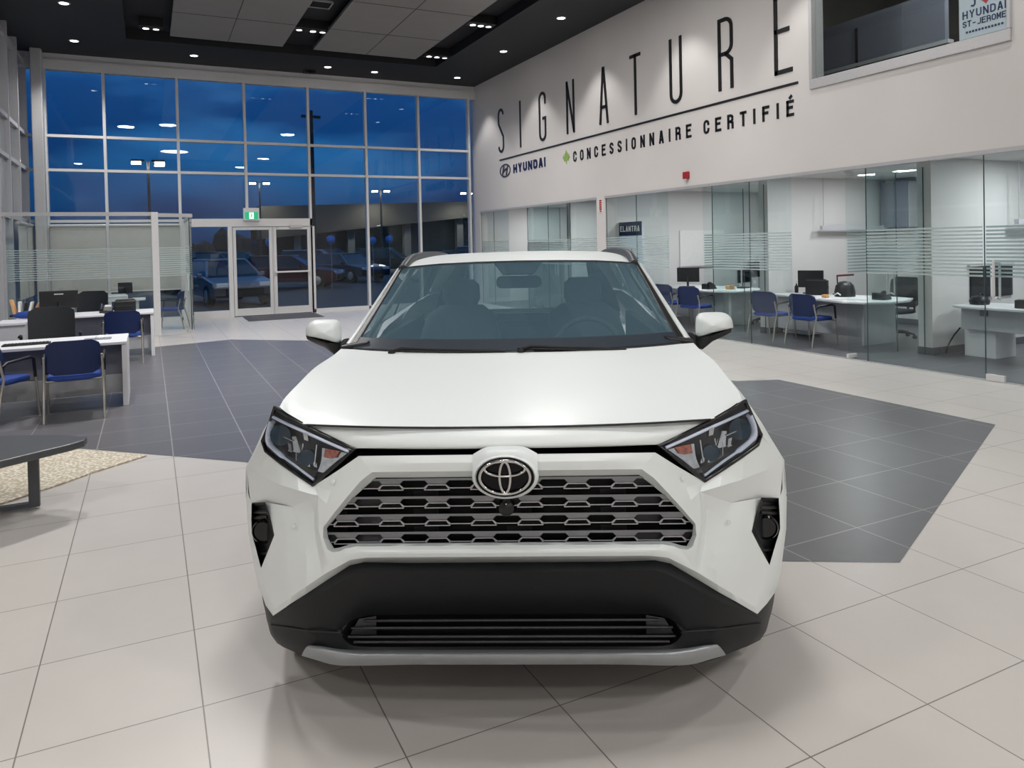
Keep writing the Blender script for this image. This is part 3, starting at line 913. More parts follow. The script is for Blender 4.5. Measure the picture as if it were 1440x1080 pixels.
GC = 'blue guest chairs with steel legs'
proto = guest_chair()
spots = [(-.69, 8.45, 2, 'blue guest chair whose back faces us at the front white desk behind the low table'),
         (-1.36, 8.52, -30, 'blue guest chair cut by the left edge of the picture beside the low table'),
         (-.37, 12.15, 0, 'blue guest chair at the rear white desk on the left'),
         (.38, 16.9, 75, 'blue guest chair inside the glass corner office behind the door'),
         (8.83, 7.92, -88, 'right-hand blue guest chair in the open doorway of the middle office'),
         (8.85, 8.72, -84, 'left-hand blue guest chair seen through glass in the middle office'),
         (8.85, 10.55, -78, 'blue guest chair just right of the windscreen pillar in the second office'),
         (9.0, 11.45, -84, 'blue guest chair half hidden by the windscreen pillar of the car')]
for i, (x, y, a, lab) in enumerate(spots):
    o = proto if i == 0 else copy_tree(proto)
    o.location = (x, y, 0); o.rotation_euler = (0, 0, R_(a)); tag(o, lab, 'chair', GC)


def office_chair(hi=.92, arms=True):
    """faces local -Y; mesh back on the +Y side"""
    t = empty('office_chair')
    mb = MB(); curved_panel(mb, .50, hi - .45, .08, .025, -.05, lean=-.10, z0=.47)
    for v in mb.v: v += Vector((0, .26, 0))
    mb.build('backrest', M['mesh'], t, smooth=50, weld=True)
    mb = MB(); rows = []; outl = rr(.48, .46, .1, 5)
    for s, z in ((.9, .385), (1, .40), (1, .43), (.95, .445), (.05, .45)): rows.append([Vector((p[0] * s, p[1] * s, z)) for p in outl + [outl[0]]])
    mb.grid(rows); mb.add([Vector((p[0] * .9, p[1] * .9, .385)) for p in outl], [list(range(len(outl)))])
    mb.build('seat', M['mesh'], t, smooth=50, weld=True)
    MB().tube([(0, .1, .40), (0, .30, .42), (0, .32, .60)], .02, 8).build('back_bracket', M['black'], t, smooth=50)
    MB().lathe([(.028, .09), (.028, .28), (.02, .28), (.02, .39)], n=14).build('gas_column', M['black'], t, smooth=40)
    st = MB()
    for k in range(5):
        a = R_(90 + 72 * k); c_, s_ = math.cos(a), math.sin(a)
        st.tube([(0, 0, .10), (c_ * .15, s_ * .15, .095), (c_ * .29, s_ * .29, .07)], [.03, .022, .016], 8)
    st.build('star_base', M['black'], t, smooth=50)
    for k in range(5):
        a = R_(90 + 72 * k); c_, s_ = math.cos(a), math.sin(a)
        MB().lathe([(.001, -.02), (.03, -.018), (.03, .018), (.001, .02)], (c_ * .29, s_ * .29, .03), n=12, axis='x').build('castor', M['rubber'], t, smooth=40)
    if arms:
        for sx in (-1, 1):
            MB().tube([(sx * .22, .05, .40), (sx * .30, .05, .43), (sx * .31, .06, .60), (sx * .31, .02, .625), (sx * .31, -.16, .625)], .017, 8).build('armrest', M['black'], t, smooth=50)
    return t


oc = office_chair()
ocs = [(-1.10, 10.55, 3, 'black mesh office chair between the two white desks on the left'),
       (-.98, 14.5, -20, 'black office chair whose round top shows above the monitor on the left'),
       (10.45, 7.75, -92, 'black mesh office chair behind the desk of the middle office'),
       (10.35, 10.3, -75, 'black mesh office chair behind the desk of the second office')]
for i, (x, y, a, lab) in enumerate(ocs):
    o = oc if i == 0 else copy_tree(oc)
    o.location = (x, y, 0); o.rotation_euler = (0, 0, R_(a)); tag(o, lab, 'office chair', 'black office chairs')

DH = .675
def desk(name, x0, x1, y0, y1, lab, side, poly=None):
    """straight desk along X with end panels; side = y of the modesty panel"""
    t = empty(name, ((x0 + x1) / 2, (y0 + y1) / 2, 0)); o = t.location.copy()
    def bb(n, m, *a, bev=.004):
        q = MB().box(*a); lb(q, o); return q.build(n, m, t, bevel=bev)
    bb('desktop', M['desk_white'], x0, x1, y0, y1, DH - .03, DH)
    bb('end_panel', M['desk_white'], x1 - .05, x1, y0 + .02, y1 - .02, 0, DH - .03)
    bb('end_panel', M['desk_white'], x0, x0 + .05, y0 + .02, y1 - .02, 0, DH - .03)
    bb('modesty_panel', M['desk_grey'], x0 + .05, x1 - .05, side, side + .02, .30, DH - .03)
    bb('lower_panel', M['desk_pale'], x0 + .05, x1 - .05, side + .003, side + .018, .10, .30)
    return tag(t, lab, 'desk')
desk('front_desk', -2.2, -.235, 8.68, 9.52, 'white desk with grey modesty panel nearest on the left, behind the blue chairs', 8.98)
desk('rear_desk', -1.75, .04, 12.62, 13.42, 'white desk farther back on the left beside the glass corner office post', 12.85)
t = empty('pedestal', (-1.72, 12.35, 0)); tag(t, 'white desk return at the left end of the rear desk', 'cabinet')
MB().box(-.17, .17, -.35, .26, 0, .64).build('carcass', M['desk_pale'], t, bevel=.004); MB().box(-.18, .18, -.37, .27, .64, .675).build('top', M['desk_white'], t, bevel=.004)

def polydesk(name, poly, lab, legs, panel):
    cx = sum(p[0] for p in poly) / len(poly); cy = sum(p[1] for p in poly) / len(poly)
    t = empty(name, (cx, cy, 0))
    MB().prism([(p[0] - cx, p[1] - cy) for p in poly], DH - .03, DH).build('desktop', M['desk_white'], t, bevel=.006)
    for (x0, x1, y0, y1, z0, z1, nm, mt) in panel:
        MB().box(x0 - cx, x1 - cx, y0 - cy, y1 - cy, z0, z1).build(nm, mt, t, bevel=.004)
    for (x, y) in legs:
        MB().lathe([(.06, 0), (.06, .015), (.03, .02), (.03, DH - .03)], (x - cx, y - cy, 0), n=14).build('leg', M['desk_pale'], t, smooth=40)
    return tag(t, lab, 'desk')
polydesk('bow_desk', [(9.9, 9.15), (9.3, 9.15), (9.12, 8.5), (8.95, 7.9), (8.86, 7.4), (8.93, 7.08), (9.25, 6.92), (9.7, 6.95), (10.05, 7.15), (10.1, 7.6), (9.9, 8.2)],
         'white bow-fronted desk in the middle office', [],
         [(9.3, 10.0, 7.40, 7.43, 0, DH - .03, 'end_panel', M['desk_pale']), (9.42, 9.45, 7.43, 9.15, .1, DH - .03, 'modesty_panel', M['desk_pale']), (9.5, 9.9, 8.6, 9.12, 0.02, DH - .04, 'drawer_unit', M['desk_white'])])
polydesk('bow_desk', [(10.1, 12.3), (9.4, 12.3), (9.2, 11.6), (9.05, 10.9), (9.05, 10.3), (9.3, 9.95), (9.8, 9.95), (10.2, 10.2), (10.2, 10.9), (10.1, 11.4)],
         'white bow-fronted desk in the second office behind the blue chairs', [(9.35, 10.2)],
         [(9.45, 9.48, 10.5, 12.3, .1, DH - .03, 'modesty_panel', M['desk_pale']), (9.42, 10.1, 10.45, 10.48, 0, DH - .03, 'end_panel', M['desk_pale'])])
polydesk('office_desk', [(10.1, 6.15), (9.42, 6.15), (9.32, 6.0), (9.32, 3.9), (10.1, 3.9)],
         'white desk with grey front in the rightmost office', [],
         [(9.52, 9.55, 3.9, 6.1, .36, DH - .03, 'modesty_panel', M['desk_pale']), (9.62, 10.05, 5.72, 6.12, 0, .36, 'pedestal', M['desk_white']), (9.49, 9.52, 5.75, 5.84, .55, .62, 'cable_plate', M['desk_grey'])])
t = empty('corner_desk', (-.75, 16.6, 0)); tag(t, 'white desk inside the glass corner office', 'desk')
MB().box(-.75, .66, -.3, .3, DH - .03, DH).build('desktop', M['desk_white'], t, bevel=.004)
for x in (-.6, .5): MB().box(x - .04, x + .04, -.25, .25, 0, DH - .03).build('leg', M['desk_pale'], t)
t = empty('low_table', (-1.75, 5.45, 0)); tag(t, 'low charcoal coffee table with tapered corner at left edge', 'coffee table')
tp = [(1.36, .02), (1.22, .16), (.9, .34), (-.8, .75), (-.95, .6), (-.95, -.85), (-.8, -.98), (.95, -.36), (1.28, -.14), (1.35, -.07)]
MB().prism(tp, .375, .42).build('table_top', M['table'], t, bevel=.008)
for (x, y) in ((1.06, .05), (-.75, .55), (-.75, -.75)):
    MB().box(x - .03, x + .03, y - .022, y + .022, .0125, .375).build('leg', M['tableleg'], t, bevel=.004)
q = MB(); q.box(-.75, 1.06, -.0, .05, .0125, .04)
for v in q.v: v += Vector((0, .03, 0))
q.build('floor_rail', M['tableleg'], t)
# pebble rug under it
rug = MB(); rp = [(-.06, 6.44), (-.4, 6.16), (-.55, 6.0), (-.85, 5.72), (-1.5, 5.25), (-2.6, 4.9), (-3.2, 5.4), (-2.6, 7.4), (-.68, 7.05)]
rug.prism(rp, .002, .012)
mt = pm('cream_pebble_pile', S(200, 188, 160), .85); n = mt.node_tree; b = n.nodes['Principled BSDF']
tcx = n.nodes.new('ShaderNodeTexCoord'); vo = n.nodes.new('ShaderNodeTexVoronoi'); vo.inputs['Scale'].default_value = 38
n.links.new(tcx.outputs['Object'], vo.inputs['Vector'])
rp_ = n.nodes.new('ShaderNodeValToRGB'); rp_.color_ramp.elements[0].position = .1; rp_.color_ramp.elements[0].color = S(238, 233, 222); rp_.color_ramp.elements[1].position = .62; rp_.color_ramp.elements[1].color = S(184, 173, 152)
n.links.new(vo.outputs['Distance'], rp_.inputs[0]); n.links.new(rp_.outputs[0], b.inputs['Base Color'])
bp = n.nodes.new('ShaderNodeBump'); bp.inputs['Strength'].default_value = .6; bp.inputs['Distance'].default_value = .01; bp.invert = True
n.links.new(vo.outputs['Distance'], bp.inputs['Height']); n.links.new(bp.outputs[0], b.inputs['Normal'])
tag(rug.build('rug', mt), 'cream pebble-textured rug with pointed corner under the low table', 'rug')

# ---- glass corner office at the left
EY = 15.6
g = W()
o = empty(g, (-1.1, EY, 0)); structure(o)
MB().box(-1.2, 1.15, -.005, .005, .05, 2.28).build('pane', M['oglass'], o)
s = MB()
for z in STR: s.box(-1.2, 1.15, -.008, -.006, z, z + .018)
s.build('frosted_film', M['frost'], o)
MB().box(-1.25, 1.25, -.03, .03, 2.28, 2.35).build('head_rail', M['alu'], o)
MB().box(-1.2, 1.15, -.02, .02, 0, .05).build('sill', M['alu'], o)
MB().box(1.15, 1.27, -.05, .05, 0, 2.35).build('post', M['alu_light'], o, bevel=.006)
MB().box(-1.26, -1.16, -.05, .05, 0, 2.35).build('post', M['alu'], o, bevel=.006)
g = W(); o = empty(g, (.14, EY, 0), math.atan2(.25, .60)); structure(o)
MB().box(.03, .62, -.005, .005, .04, 2.26).build('pane', M['oglass'], o)
s = MB()
for z in STR: s.box(.03, .62, -.008, -.006, z, z + .018)
s.build('frosted_film', M['frost'], o)
MB().box(0, .66, -.025, .025, 2.26, 2.33).build('head_rail', M['alu'], o)
MB().box(.62, .635, -.006, .006, .04, 2.26).build('glass_edge', M['edge'], o)
for sg in (-1, 1):
    MB().tube([(.55, sg * .006, .84), (.55, sg * .05, .82), (.55, sg * .05, .88), (.55, sg * .05, 1.1), (.55, sg * .05, 1.15), (.55, sg * .006, 1.13)], .011, 10).build('pull_handle', M['alu_light'], o, smooth=40)
MB().box(.54, .64, -.02, .02, 0, .05).build('hinge_patch', M['alu'], o)
g = W(); o = empty(g, (.76, EY + .26, 0)); structure(o)
MB().box(-.005, .005, .02, 2.75, .04, 2.26).build('pane', M['oglass'], o)
MB().box(-.025, .025, 0, 2.78, 2.26, 2.33).build('head_rail', M['alu'], o)
s = MB()
for z in STR: s.box(-.008, -.006, .02, 2.75, z, z + .018)
s.build('frosted_film', M['frost'], o)
for x0, x1, lab in ((-1.9, -.84, 'grey roller blind in the leftmost bay behind the corner office'), (-.78, .64, 'grey roller blind in the bay beside the exit doors')):
    t = empty('roller_blind', ((x0 + x1) / 2, YB - .10, 0)); tag(t, lab, 'roller blind'); hw = (x1 - x0) / 2
    MB().box(-hw, hw, -.004, .004, .74, 2.18).build('blind_fabric', M['shade'], t)
    MB().lathe([(.035, -hw), (.035, hw)], (0, 0, 2.2), n=14, axis='x').build('roller_tube', M['alu'], t, smooth=40)
    MB().box(-hw, hw, -.01, .01, .72, .745).build('bottom_bar', M['alu_light'], t)
    for k in range(2): pass
for k, (y0, y1) in enumerate(((16.45, 17.5), (17.6, 18.6))):
    t = empty('roller_blind', (XL + .12, (y0 + y1) / 2, 0)); tag(t, ('grey roller blind on the left side wall nearer to us', 'grey roller blind on the left side wall in the far corner')[k], 'roller blind'); hw = (y1 - y0) / 2
    MB().box(-.004, .004, -hw, hw, .74, 2.18).build('blind_fabric', M['shade'], t)
    MB().lathe([(.035, -hw), (.035, hw)], (0, 0, 2.2), n=14, axis='y').build('roller_tube', M['alu'], t, smooth=40)
light('corner_office_lamp', 'SPOT', (-1.25, 17.42, 5.88), 260, .06, WARM, spot=120, blend=.7)

# ================================================================== DESK CLUTTER
def monitor(x, y, z, rz, w, h, lab, group='desk monitors', logo=True):
    """screen faces local +Y, back toward -Y"""
    t = empty('monitor', (x, y, z), R_(rz)); tag(t, lab, 'monitor', group)
    MB().box(-w / 2, w / 2, -.02, .02, .10, .10 + h).build('screen_case', M['black'], t, bevel=.008)
    MB().box(-w / 2 + .015, w / 2 - .015, .02, .022, .115, .085 + h).build('screen', M['black_gloss'], t)
    MB().tube([(0, -.03, .02), (0, -.035, .12), (0, -.025, .2)], .022, 8).build('stand_neck', M['black'], t, smooth=40)
    MB().prism(rr(.24, .16, .04, 4), 0, .015).build('stand_foot', M['black'], t)
    if logo: MB().box(-.06, .06, -.0225, -.02, .07 + h - .03, .085 + h - .03).build('maker_badge', M['desk_pale'], t)
    return t
monitor(-1.24, 13.02, DH, 3, .50, .27, 'black monitor back with small pale badge on the rear desk at left')
monitor(9.52, 11.55, DH, -55, .44, .28, 'black monitor seen edge-on on the second office desk', logo=False)
monitor(9.75, 8.75, DH, -60, .40, .28, 'dark monitor behind clutter on the middle office desk', logo=False)
monitor(10.0, 10.55, DH, 190, .40, .24, 'pale-backed slim monitor behind black chair in the second office', logo=False)
monitor(-.45, 16.75, DH, 8, .26, .22, 'small dark monitor with pale stand in the corner office', logo=False)

def phone(x, y, z, rz, lab):
    t = empty('desk_phone', (x, y, z), R_(rz)); tag(t, lab, 'telephone', 'desk telephones')
    MB().prism([(-.11, 0), (.11, 0), (.11, .10), (.06, .10), (-.11, .03)], -.09, .09, 'x').build('phone_body', M['black'], t, bevel=.006)
    MB().tube([(-.06, -.09, .05), (-.06, -.03, .085), (-.06, .05, .12), (-.06, .10, .11)], .022, 8).build('handset', M['black'], t, smooth=50)
    MB().prism([(.02, .083), (.09, .106), (.09, .112), (.02, .089)], -.02, .07, 'x').build('display', M['desk_pale'], t)
phone(9.35, 10.75, DH, 100, 'black desk telephone on the second office desk')
phone(-.62, 13.05, DH, 0, 'black desk telephone beside the monitor on the rear desk')
phone(9.5, 7.25, DH, 100, 'dark desk telephone among papers on the middle office desk')
phone(9.62, 5.35, DH, 100, 'dark telephone behind the door handle on the rightmost desk')

def boxy(name, x, y, z, rz, w, d, h, mat, lab, cat, lidm=None, detail=True):
    t = empty(name, (x, y, z), R_(rz)); tag(t, lab, cat)
    MB().box(-w / 2, w / 2, -d / 2, d / 2, 0, h).build('body', mat, t, bevel=.012)
    if lidm:
        MB().box(-w / 2 + .02, w / 2 - .02, -d / 2 - .004, -d / 2 + .0, h * .45, h * .65).build('paper_slot', lidm, t)
        MB().box(-w / 2 + .02, w / 2 - .02, -d / 2 + .03, d / 2 - .02, h, h + .015).build('lid', lidm, t, bevel=.005)
    return t
boxy('printer', -.36, 13.12, DH, 0, .30, .28, .17, M['black'], 'black desktop printer next to the monitor on the rear desk', 'printer', M['mesh'])
boxy('fax_machine', -.62, 16.45, DH, 6, .42, .26, .09, M['desk_white'], 'white flat fax machine on the corner office desk', 'printer', M['desk_pale'])
boxy('laptop_bag', 9.55, 8.45, DH, 20, .10, .34, .24, M['black'], 'dark bag standing among clutter on the middle office desk', 'bag', M['mesh'])
boxy('card_box', 9.55, 10.42, DH, 10, .14, .10, .08, M['orange'], 'small tan box on the second office desk', 'box')
boxy('tissue_box', 9.22, 8.0, DH, 10, .10, .08, .05, M['orange'], 'small orange note block on the middle office desk edge', 'box')
t = empty('task_lamp', (9.85, 8.3, DH)); tag(t, 'desk lamp with dark red arm on the middle office desk', 'lamp')
MB().lathe([(.08, 0), (.08, .015), (.02, .02)], n=16).build('base', M['black'], t, smooth=40)
MB().tube([(0, 0, .02), (.02, .03, .30)], .01, 8).build('arm', M['black'], t); MB().tube([(.02, .03, .30), (-.06, -.34, .33)], .016, 8).build('lamp_arm', pm('dark_red_metal', S(110, 40, 46), .4, noise=.03), t)
t = empty('helmet_bag', (9.62, 7.98, DH)); tag(t, 'rounded black satchel with pale strap on the middle office desk', 'bag')
MB().lathe([(.0001, .24), (.08, .225), (.13, .17), (.15, .08), (.15, 0)], n=20).build('body', M['black'], t, smooth=50); MB().tube([(-.156, -.05, .03), (-.16, 0, .06), (-.155, .06, .03)], .012, 8).build('strap', M['desk_white'], t)
t = empty('spray_bottle', (9.75, 9.05, DH)); tag(t, 'slim bottle with pale cap at the left end of the middle office desk', 'bottle')
MB().lathe([(.03, 0), (.032, .10), (.012, .13), (.012, .15)], n=14).build('bottle_body', M['black'], t, smooth=40); MB().lathe([(.016, .15), (.014, .2), (.0001, .205)], n=12).build('cap', M['desk_white'], t, smooth=40)
# letter tray, folders, files on the left rear desk
t = empty('folder_rack', (-1.68, 13.2, DH)); tag(t, 'rack of tan and white folders standing on the rear desk corner', 'file rack')
MB().box(-.2, .2, -.1, .1, 0, .03).build('rack_base', M['black'], t)
for k, (mt_, hgt, a) in enumerate(((M['orange'], .25, -.10), (M['paper'], .22, .0), (M['black'], .2, .05), (M['paper'], .21, .08), (M['orange'], .19, .14), (M['paper'], .20, .18))):
    x = -.15 + k * .058
    MB().prism([(x, .03), (x + .03, .03), (x + .03 + a * .5, hgt), (x + a * .5, hgt)], -.09, .09, 'y').build('folder', mt_, t)
t = empty('snack_bag', (-1.60, 12.62, DH)); tag(t, 'shiny blue bag lying on the rear desk corner in front of folders', 'bag')
MB().tube([(-.17, 0, .05), (-.1, 0, .055), (0, 0, .06), (.1, 0, .055), (.17, 0, .05)], [.012, .045, .055, .05, .045], 12).build('body', M['blue_seat'], t, smooth=50)
MB().box(.165, .19, -.04, .04, .01, .1).build('end_cap', M['paper'], t)
t = empty('plush_plant', (-1.30, 12.72, DH)); tag(t, 'bright green leafy desk ornament beside the monitor', 'ornament')
for k in range(7):
    a = k * .9; q = MB(); q.prism([(0, 0), (.03, .05), (.02 + .02 * math.cos(a), .10), (-.02, .06)], -.012, .012, 'y')
    for v in q.v: v.rotate(Matrix.Rotation(a, 3, 'Z'))
    q.build('leaf', M['green'], t)
MB().lathe([(.04, 0), (.05, .04), (.03, .05)], n=12).build('pot', M['green'], t, smooth=40)
t = empty('mouse_pad', (-.52, 9.1, DH)); tag(t, 'dark mouse pad on the right end of the front desk', 'mouse pad'); MB().prism(rr(.26, .22, .03, 4), 0, .004).build('pad', M['desk_grey'], t)
t = empty('computer_mouse', (-.50, 9.12, DH + .004)); tag(t, 'white computer mouse on the dark pad of the front desk', 'mouse')
MB().lathe([(.045, 0), (.048, .012), (.035, .028), (.0001, .034)], n=16).build('shell', M['desk_white'], t, smooth=50); MB().box(-.004, .004, .01, .04, .024, .036).build('wheel', M['desk_pale'], t)
t = empty('keyboard', (-1.15, 8.98, DH), R_(3)); tag(t, 'black keyboard on the front desk near the chairs', 'keyboard')
MB().box(-.21, .21, -.07, .07, 0, .015).build('case', M['black'], t, bevel=.004)
q = MB()
for r in range(4):
    for k in range(13): q.box(-.195 + k * .03, -.172 + k * .03, -.055 + r * .03, -.032 + r * .03, .015, .02)
q.build('key_block', M['rubber'], t)
t = empty('keyboard', (-.45, 12.86, DH), R_(2)); tag(t, 'flat dark keyboard on the rear desk behind blue chair', 'keyboard'); MB().box(-.2, .2, -.07, .07, 0, .015).build('case', M['black'], t, bevel=.004); MB().box(-.19, .19, -.06, .06, .015, .02).build('key_block', M['rubber'], t)
for (x, y, a, lab) in ((9.2, 10.35, 10, 'white papers on the second office desk corner'), (9.3, 7.5, 15, 'white papers on the middle office desk in the glass reflection'), (9.05, 7.75, -10, 'white sheet near the front edge of the middle office desk')):
    t = empty('paper_stack', (x, y, DH), R_(a)); tag(t, lab, 'papers', 'papers on office desks'); MB().box(-.11, .11, -.15, .15, 0, .006).build('sheet_block', M['paper'], t); MB().box(-.10, .11, -.14, .15, .006, .008).build('top_sheet', M['desk_white'], t)
# rightmost office clutter
for (x, y, w_, h_2, lab, nm) in ((9.72, 5.98, .22, .12, 'dark pile of gear at the left end of the rightmost desk', 'gear_bag'), (9.68, 5.0, .3, .09, 'low dark case on the rightmost desk', 'case'), (9.7, 4.6, .22, .13, 'black box at the right end of the rightmost desk', 'case')):
    t = empty(nm, (x, y, DH)); tag(t, lab, 'bag')
    MB().lathe([(w_ * .5, 0), (w_ * .55, h_2 * .4), (w_ * .4, h_2 * .85), (.0001, h_2)], n=12).build('body', M['black'], t, smooth=50); MB().tube([(-w_ * .3, -.02, h_2 * .8), (0, -.03, h_2 * 1.25), (w_ * .3, -.02, h_2 * .8)], .01, 8).build('strap', M['rubber'], t)
t = empty('power_cord', (9.58, 6.2, 0)); tag(t, 'black cord hanging behind the rightmost desk pedestal', 'cord'); MB().tube([(.05, -.02, .36), (-.0, .04, .25), (-.06, .09, .1), (-.07, .1, .01)], .01, 6).build('cable', M['rubber'], t, smooth=50)
# shelving openings on the divider wall of the rightmost office
t = empty('wall_niche', (10.55, 6.33, 0.72)); tag(t, 'pair of black wall cabinets with white divider behind the rightmost desk', 'cabinet')
for x0, x1 in ((-.48, -.06), (.04, .46)):
    c0 = MB().box(x0, x1, -.03, 0, 0, .43).build('cabinet_door', M['black'], t, bevel=.004)
MB().box(-.52, .5, -.035, 0, .43, .47).build('top_edge', M['desk_pale'], t); MB().box(-.06, .04, -.033, 0, 0, .43).build('center_panel', M['desk_white'], t)
# hanging rail in the middle office and the rightmost one
for (x0, x1, y, lab) in ((10.35, 12.1, 9.05, 'pale hanging display rail on a rod in the middle office'), (10.85, 12.1, 6.15, 'pale hanging display rail in the rightmost office')):
    t = empty('hanging_rail', ((x0 + x1) / 2, y, 1.72)); tag(t, lab, 'display rail', 'hanging display rails'); h = (x1 - x0) / 2
    MB().box(-h, h, -.03, .03, 0, .07).build('rail', M['desk_pale'], t)
    for x in (-h + .06, h - .06): MB().tube([(x, 0, .07), (x, 0, .89)], .006, 8).build('rod', M['alu'], t)
# back wall cabinets
for (y0, y1, z0, z1, lab, mt_) in ((8.55, 9.1, 1.74, 2.55, 'grey wall cupboard deep in the middle office', M['desk_grey']), (12.7, 13.4, 1.76, 2.5, 'dark wall cupboard deep in the left office', M['desk_grey']), (14.0, 15.5, 1.3, 1.85, 'grey green wall board in the office behind the car roof', pm('board_greengrey', S(110, 130, 124), .5, noise=.03))):
    t = empty('wall_cupboard', (XO - .01, (y0 + y1) / 2, z0)); tag(t, lab, 'cupboard'); h = (y1 - y0) / 2
    MB().box(-.25, 0, -h, h, 0, z1 - z0).build('carcass', M['desk_pale'], t, bevel=.006); MB().box(-.27, -.25, -h + .01, -.005, .01, z1 - z0 - .01).build('door', mt_, t); MB().box(-.27, -.25, .005, h - .01, .01, z1 - z0 - .01).build('door', mt_, t)
t = empty('credenza', (11.9, 11.6, 0)); tag(t, 'white credenza with dark open shelf in the second office', 'cabinet')
MB().box(-.25, .25, -.75, .75, 0, .5).build('carcass', M['desk_white'], t, bevel=.006); MB().box(-.25, .25, -.75, .75, 1.1, 1.13).build('top', M['desk_white'], t); MB().box(.2, .25, -.75, .75, .5, 1.1).build('back_panel', M['black'], t)
for y in (-.74, .0, .74): MB().box(-.25, .2, y - .012, y + .012, .5, 1.1).build('divider', M['desk_white'], t)
for k, (y, h2) in enumerate(((-.5, .3), (-.25, .22), (.2, .34), (.45, .26))):
    t2 = empty('file_box', (11.85, 11.6 + y, .5)); tag(t2, ('dark file box in the right bay of the credenza, taller one', 'short grey file box in the right bay of the credenza', 'tall file box in the left bay of the credenza', 'shorter file box in the left bay of the credenza')[k], 'file box', 'file boxes in the credenza'); MB().box(-.1, .1, -.09, .09, 0, h2).build('case', (M['black'], M['desk_pale'])[k % 2], t2, bevel=.004); MB().box(-.103, -.1, -.03, .03, h2 * .5, h2 * .75).build('label_plate', M['paper'], t2)
# whiteboard + cabinet in left office
t = empty('whiteboard', (10.6, 12.39, 1.05)); tag(t, 'white board on the side wall of the second office', 'whiteboard'); MB().box(-.6, .6, -.02, 0, 0, .75).build('board', M['paper'], t); MB().box(-.62, .62, -.03, 0, -.03, 0).build('pen_tray', M['alu'], t)
t = empty('filing_cabinet', (9.0, 16.4, 0)); tag(t, 'taupe cabinet in the open doorway seen above the car roof', 'cabinet')
MB().box(-.3, .3, -.4, .4, 0, 1.62).build('carcass', pm('taupe_cabinet', S(160, 150, 148), .5, noise=.02), t, bevel=.006)
for y in (-.2, .2): MB().box(-.32, -.3, y - .19, y + .19, .05, 1.58).build('door', pm('taupe_door', S(166, 156, 154), .5, noise=.02), t); 
# ================================================================== OUTSIDE
g = MB(); g.box(-60, 90, YB + 0.2, 140, -.2, -.1)
structure(g.build('ground', pm('asphalt', S(36, 36, 37), .7, noise=.15, nscale=8)))
t = empty('dealership_building', (25, 62, -.1)); tag(t, 'long low grey building across the parking lot behind the cars', 'building')
MB().prism([(-17, 5.15), (12, 5.9), (12, 5.2), (-17, 2.5)], 0, 6, 'y').build('fascia', pm('fascia_panel', S(66, 66, 62), .7, noise=.06, nscale=2), t)
MB().box(-17, 12, 2, 6, 0, 5.2).build('glass_front', pm('dark_shopfront', S(28, 40, 46), .2, noise=.1, nscale=1), t)
for x in (-14, -9.5, -4.5, 0.5): MB().box(x - .3, x + .3, .6, 1.2, 0, 5.0).build('pillar', pm('building_pillar', S(100, 104, 100), .7, noise=.05), t)
t = empty('tree_line', (-8, 90, -.1)); tag(t, 'dark distant treeline and roofs along the horizon left of the building', 'treeline', kind='stuff')
q = MB()
x = -60
while x < 34:
    h = random.uniform(2.6, 4.6); w2 = random.uniform(2, 5); q.lathe([(w2 * .5, 0), (w2 * .6, h * .4), (w2 * .4, h * .8), (.001, h)], (x + 8, random.uniform(-2, 2), 0), n=9); x += w2 * .7
o = q.build('hedge', pm('dark_foliage', S(24, 32, 30), .9, noise=.3, nscale=1), t); o['kind'] = 'stuff'
M['lamp_street'] = pm('lit_street_lamp', S(255), .5, emit=(1, .95, .8, 1), es=40, noise=.001)
def street_lamp(x, y, h, lab, two=True):
    t = empty('street_lamp', (x, y, -.1)); tag(t, lab, 'street lamp', 'parking lot lamps')
    MB().tube([(0, 0, 0), (0, 0, h * .5), (0, 0, h)], [.09, .08, .06], 10).build('pole', M['black'], t, smooth=40)
    for s in ((-1, 1) if two else (1,)):
        hd = MB().box(s * .15 - .0, s * .75, -.14, .14, h - .06, h + .06).build('lamp_head', M['black'], t, bevel=.02)
        MB().box(min(s * .3, s * .72), max(s * .3, s * .72), -.18, .1, h - .16, h - .06).build('lamp_lens', M['lamp_street'], hd)
    light('street_light', 'SPOT', (x, y, h - .3), 700, .2, (1, .93, .8), spot=150, blend=.6)
street_lamp(0.07, 40, 6.1, 'twin-headed lit lamp post in the second window bay')
street_lamp(17.4, 60, 6.4, 'lit lamp post seen through the bay above the dark cars, left of its neighbour')
street_lamp(7.8, 60, 6.9, 'lit lamp post above the exit sign at right of the door bay')
street_lamp(25.3, 60, 6.3, 'lit lamp post at the far right edge of the window wall')
q = MB(); q.tube([(0, 0, 0), (0, 0, 9)], .12, 10); t = empty('utility_pole', (7.9, 40, -.1)); tag(t, 'dark tall pole just right of the door bay mullion', 'pole'); q.build('pole', M['black'], t, smooth=40); MB().box(-.5, .5, -.05, .05, 8.6, 8.75).build('crossarm', M['black'], t)

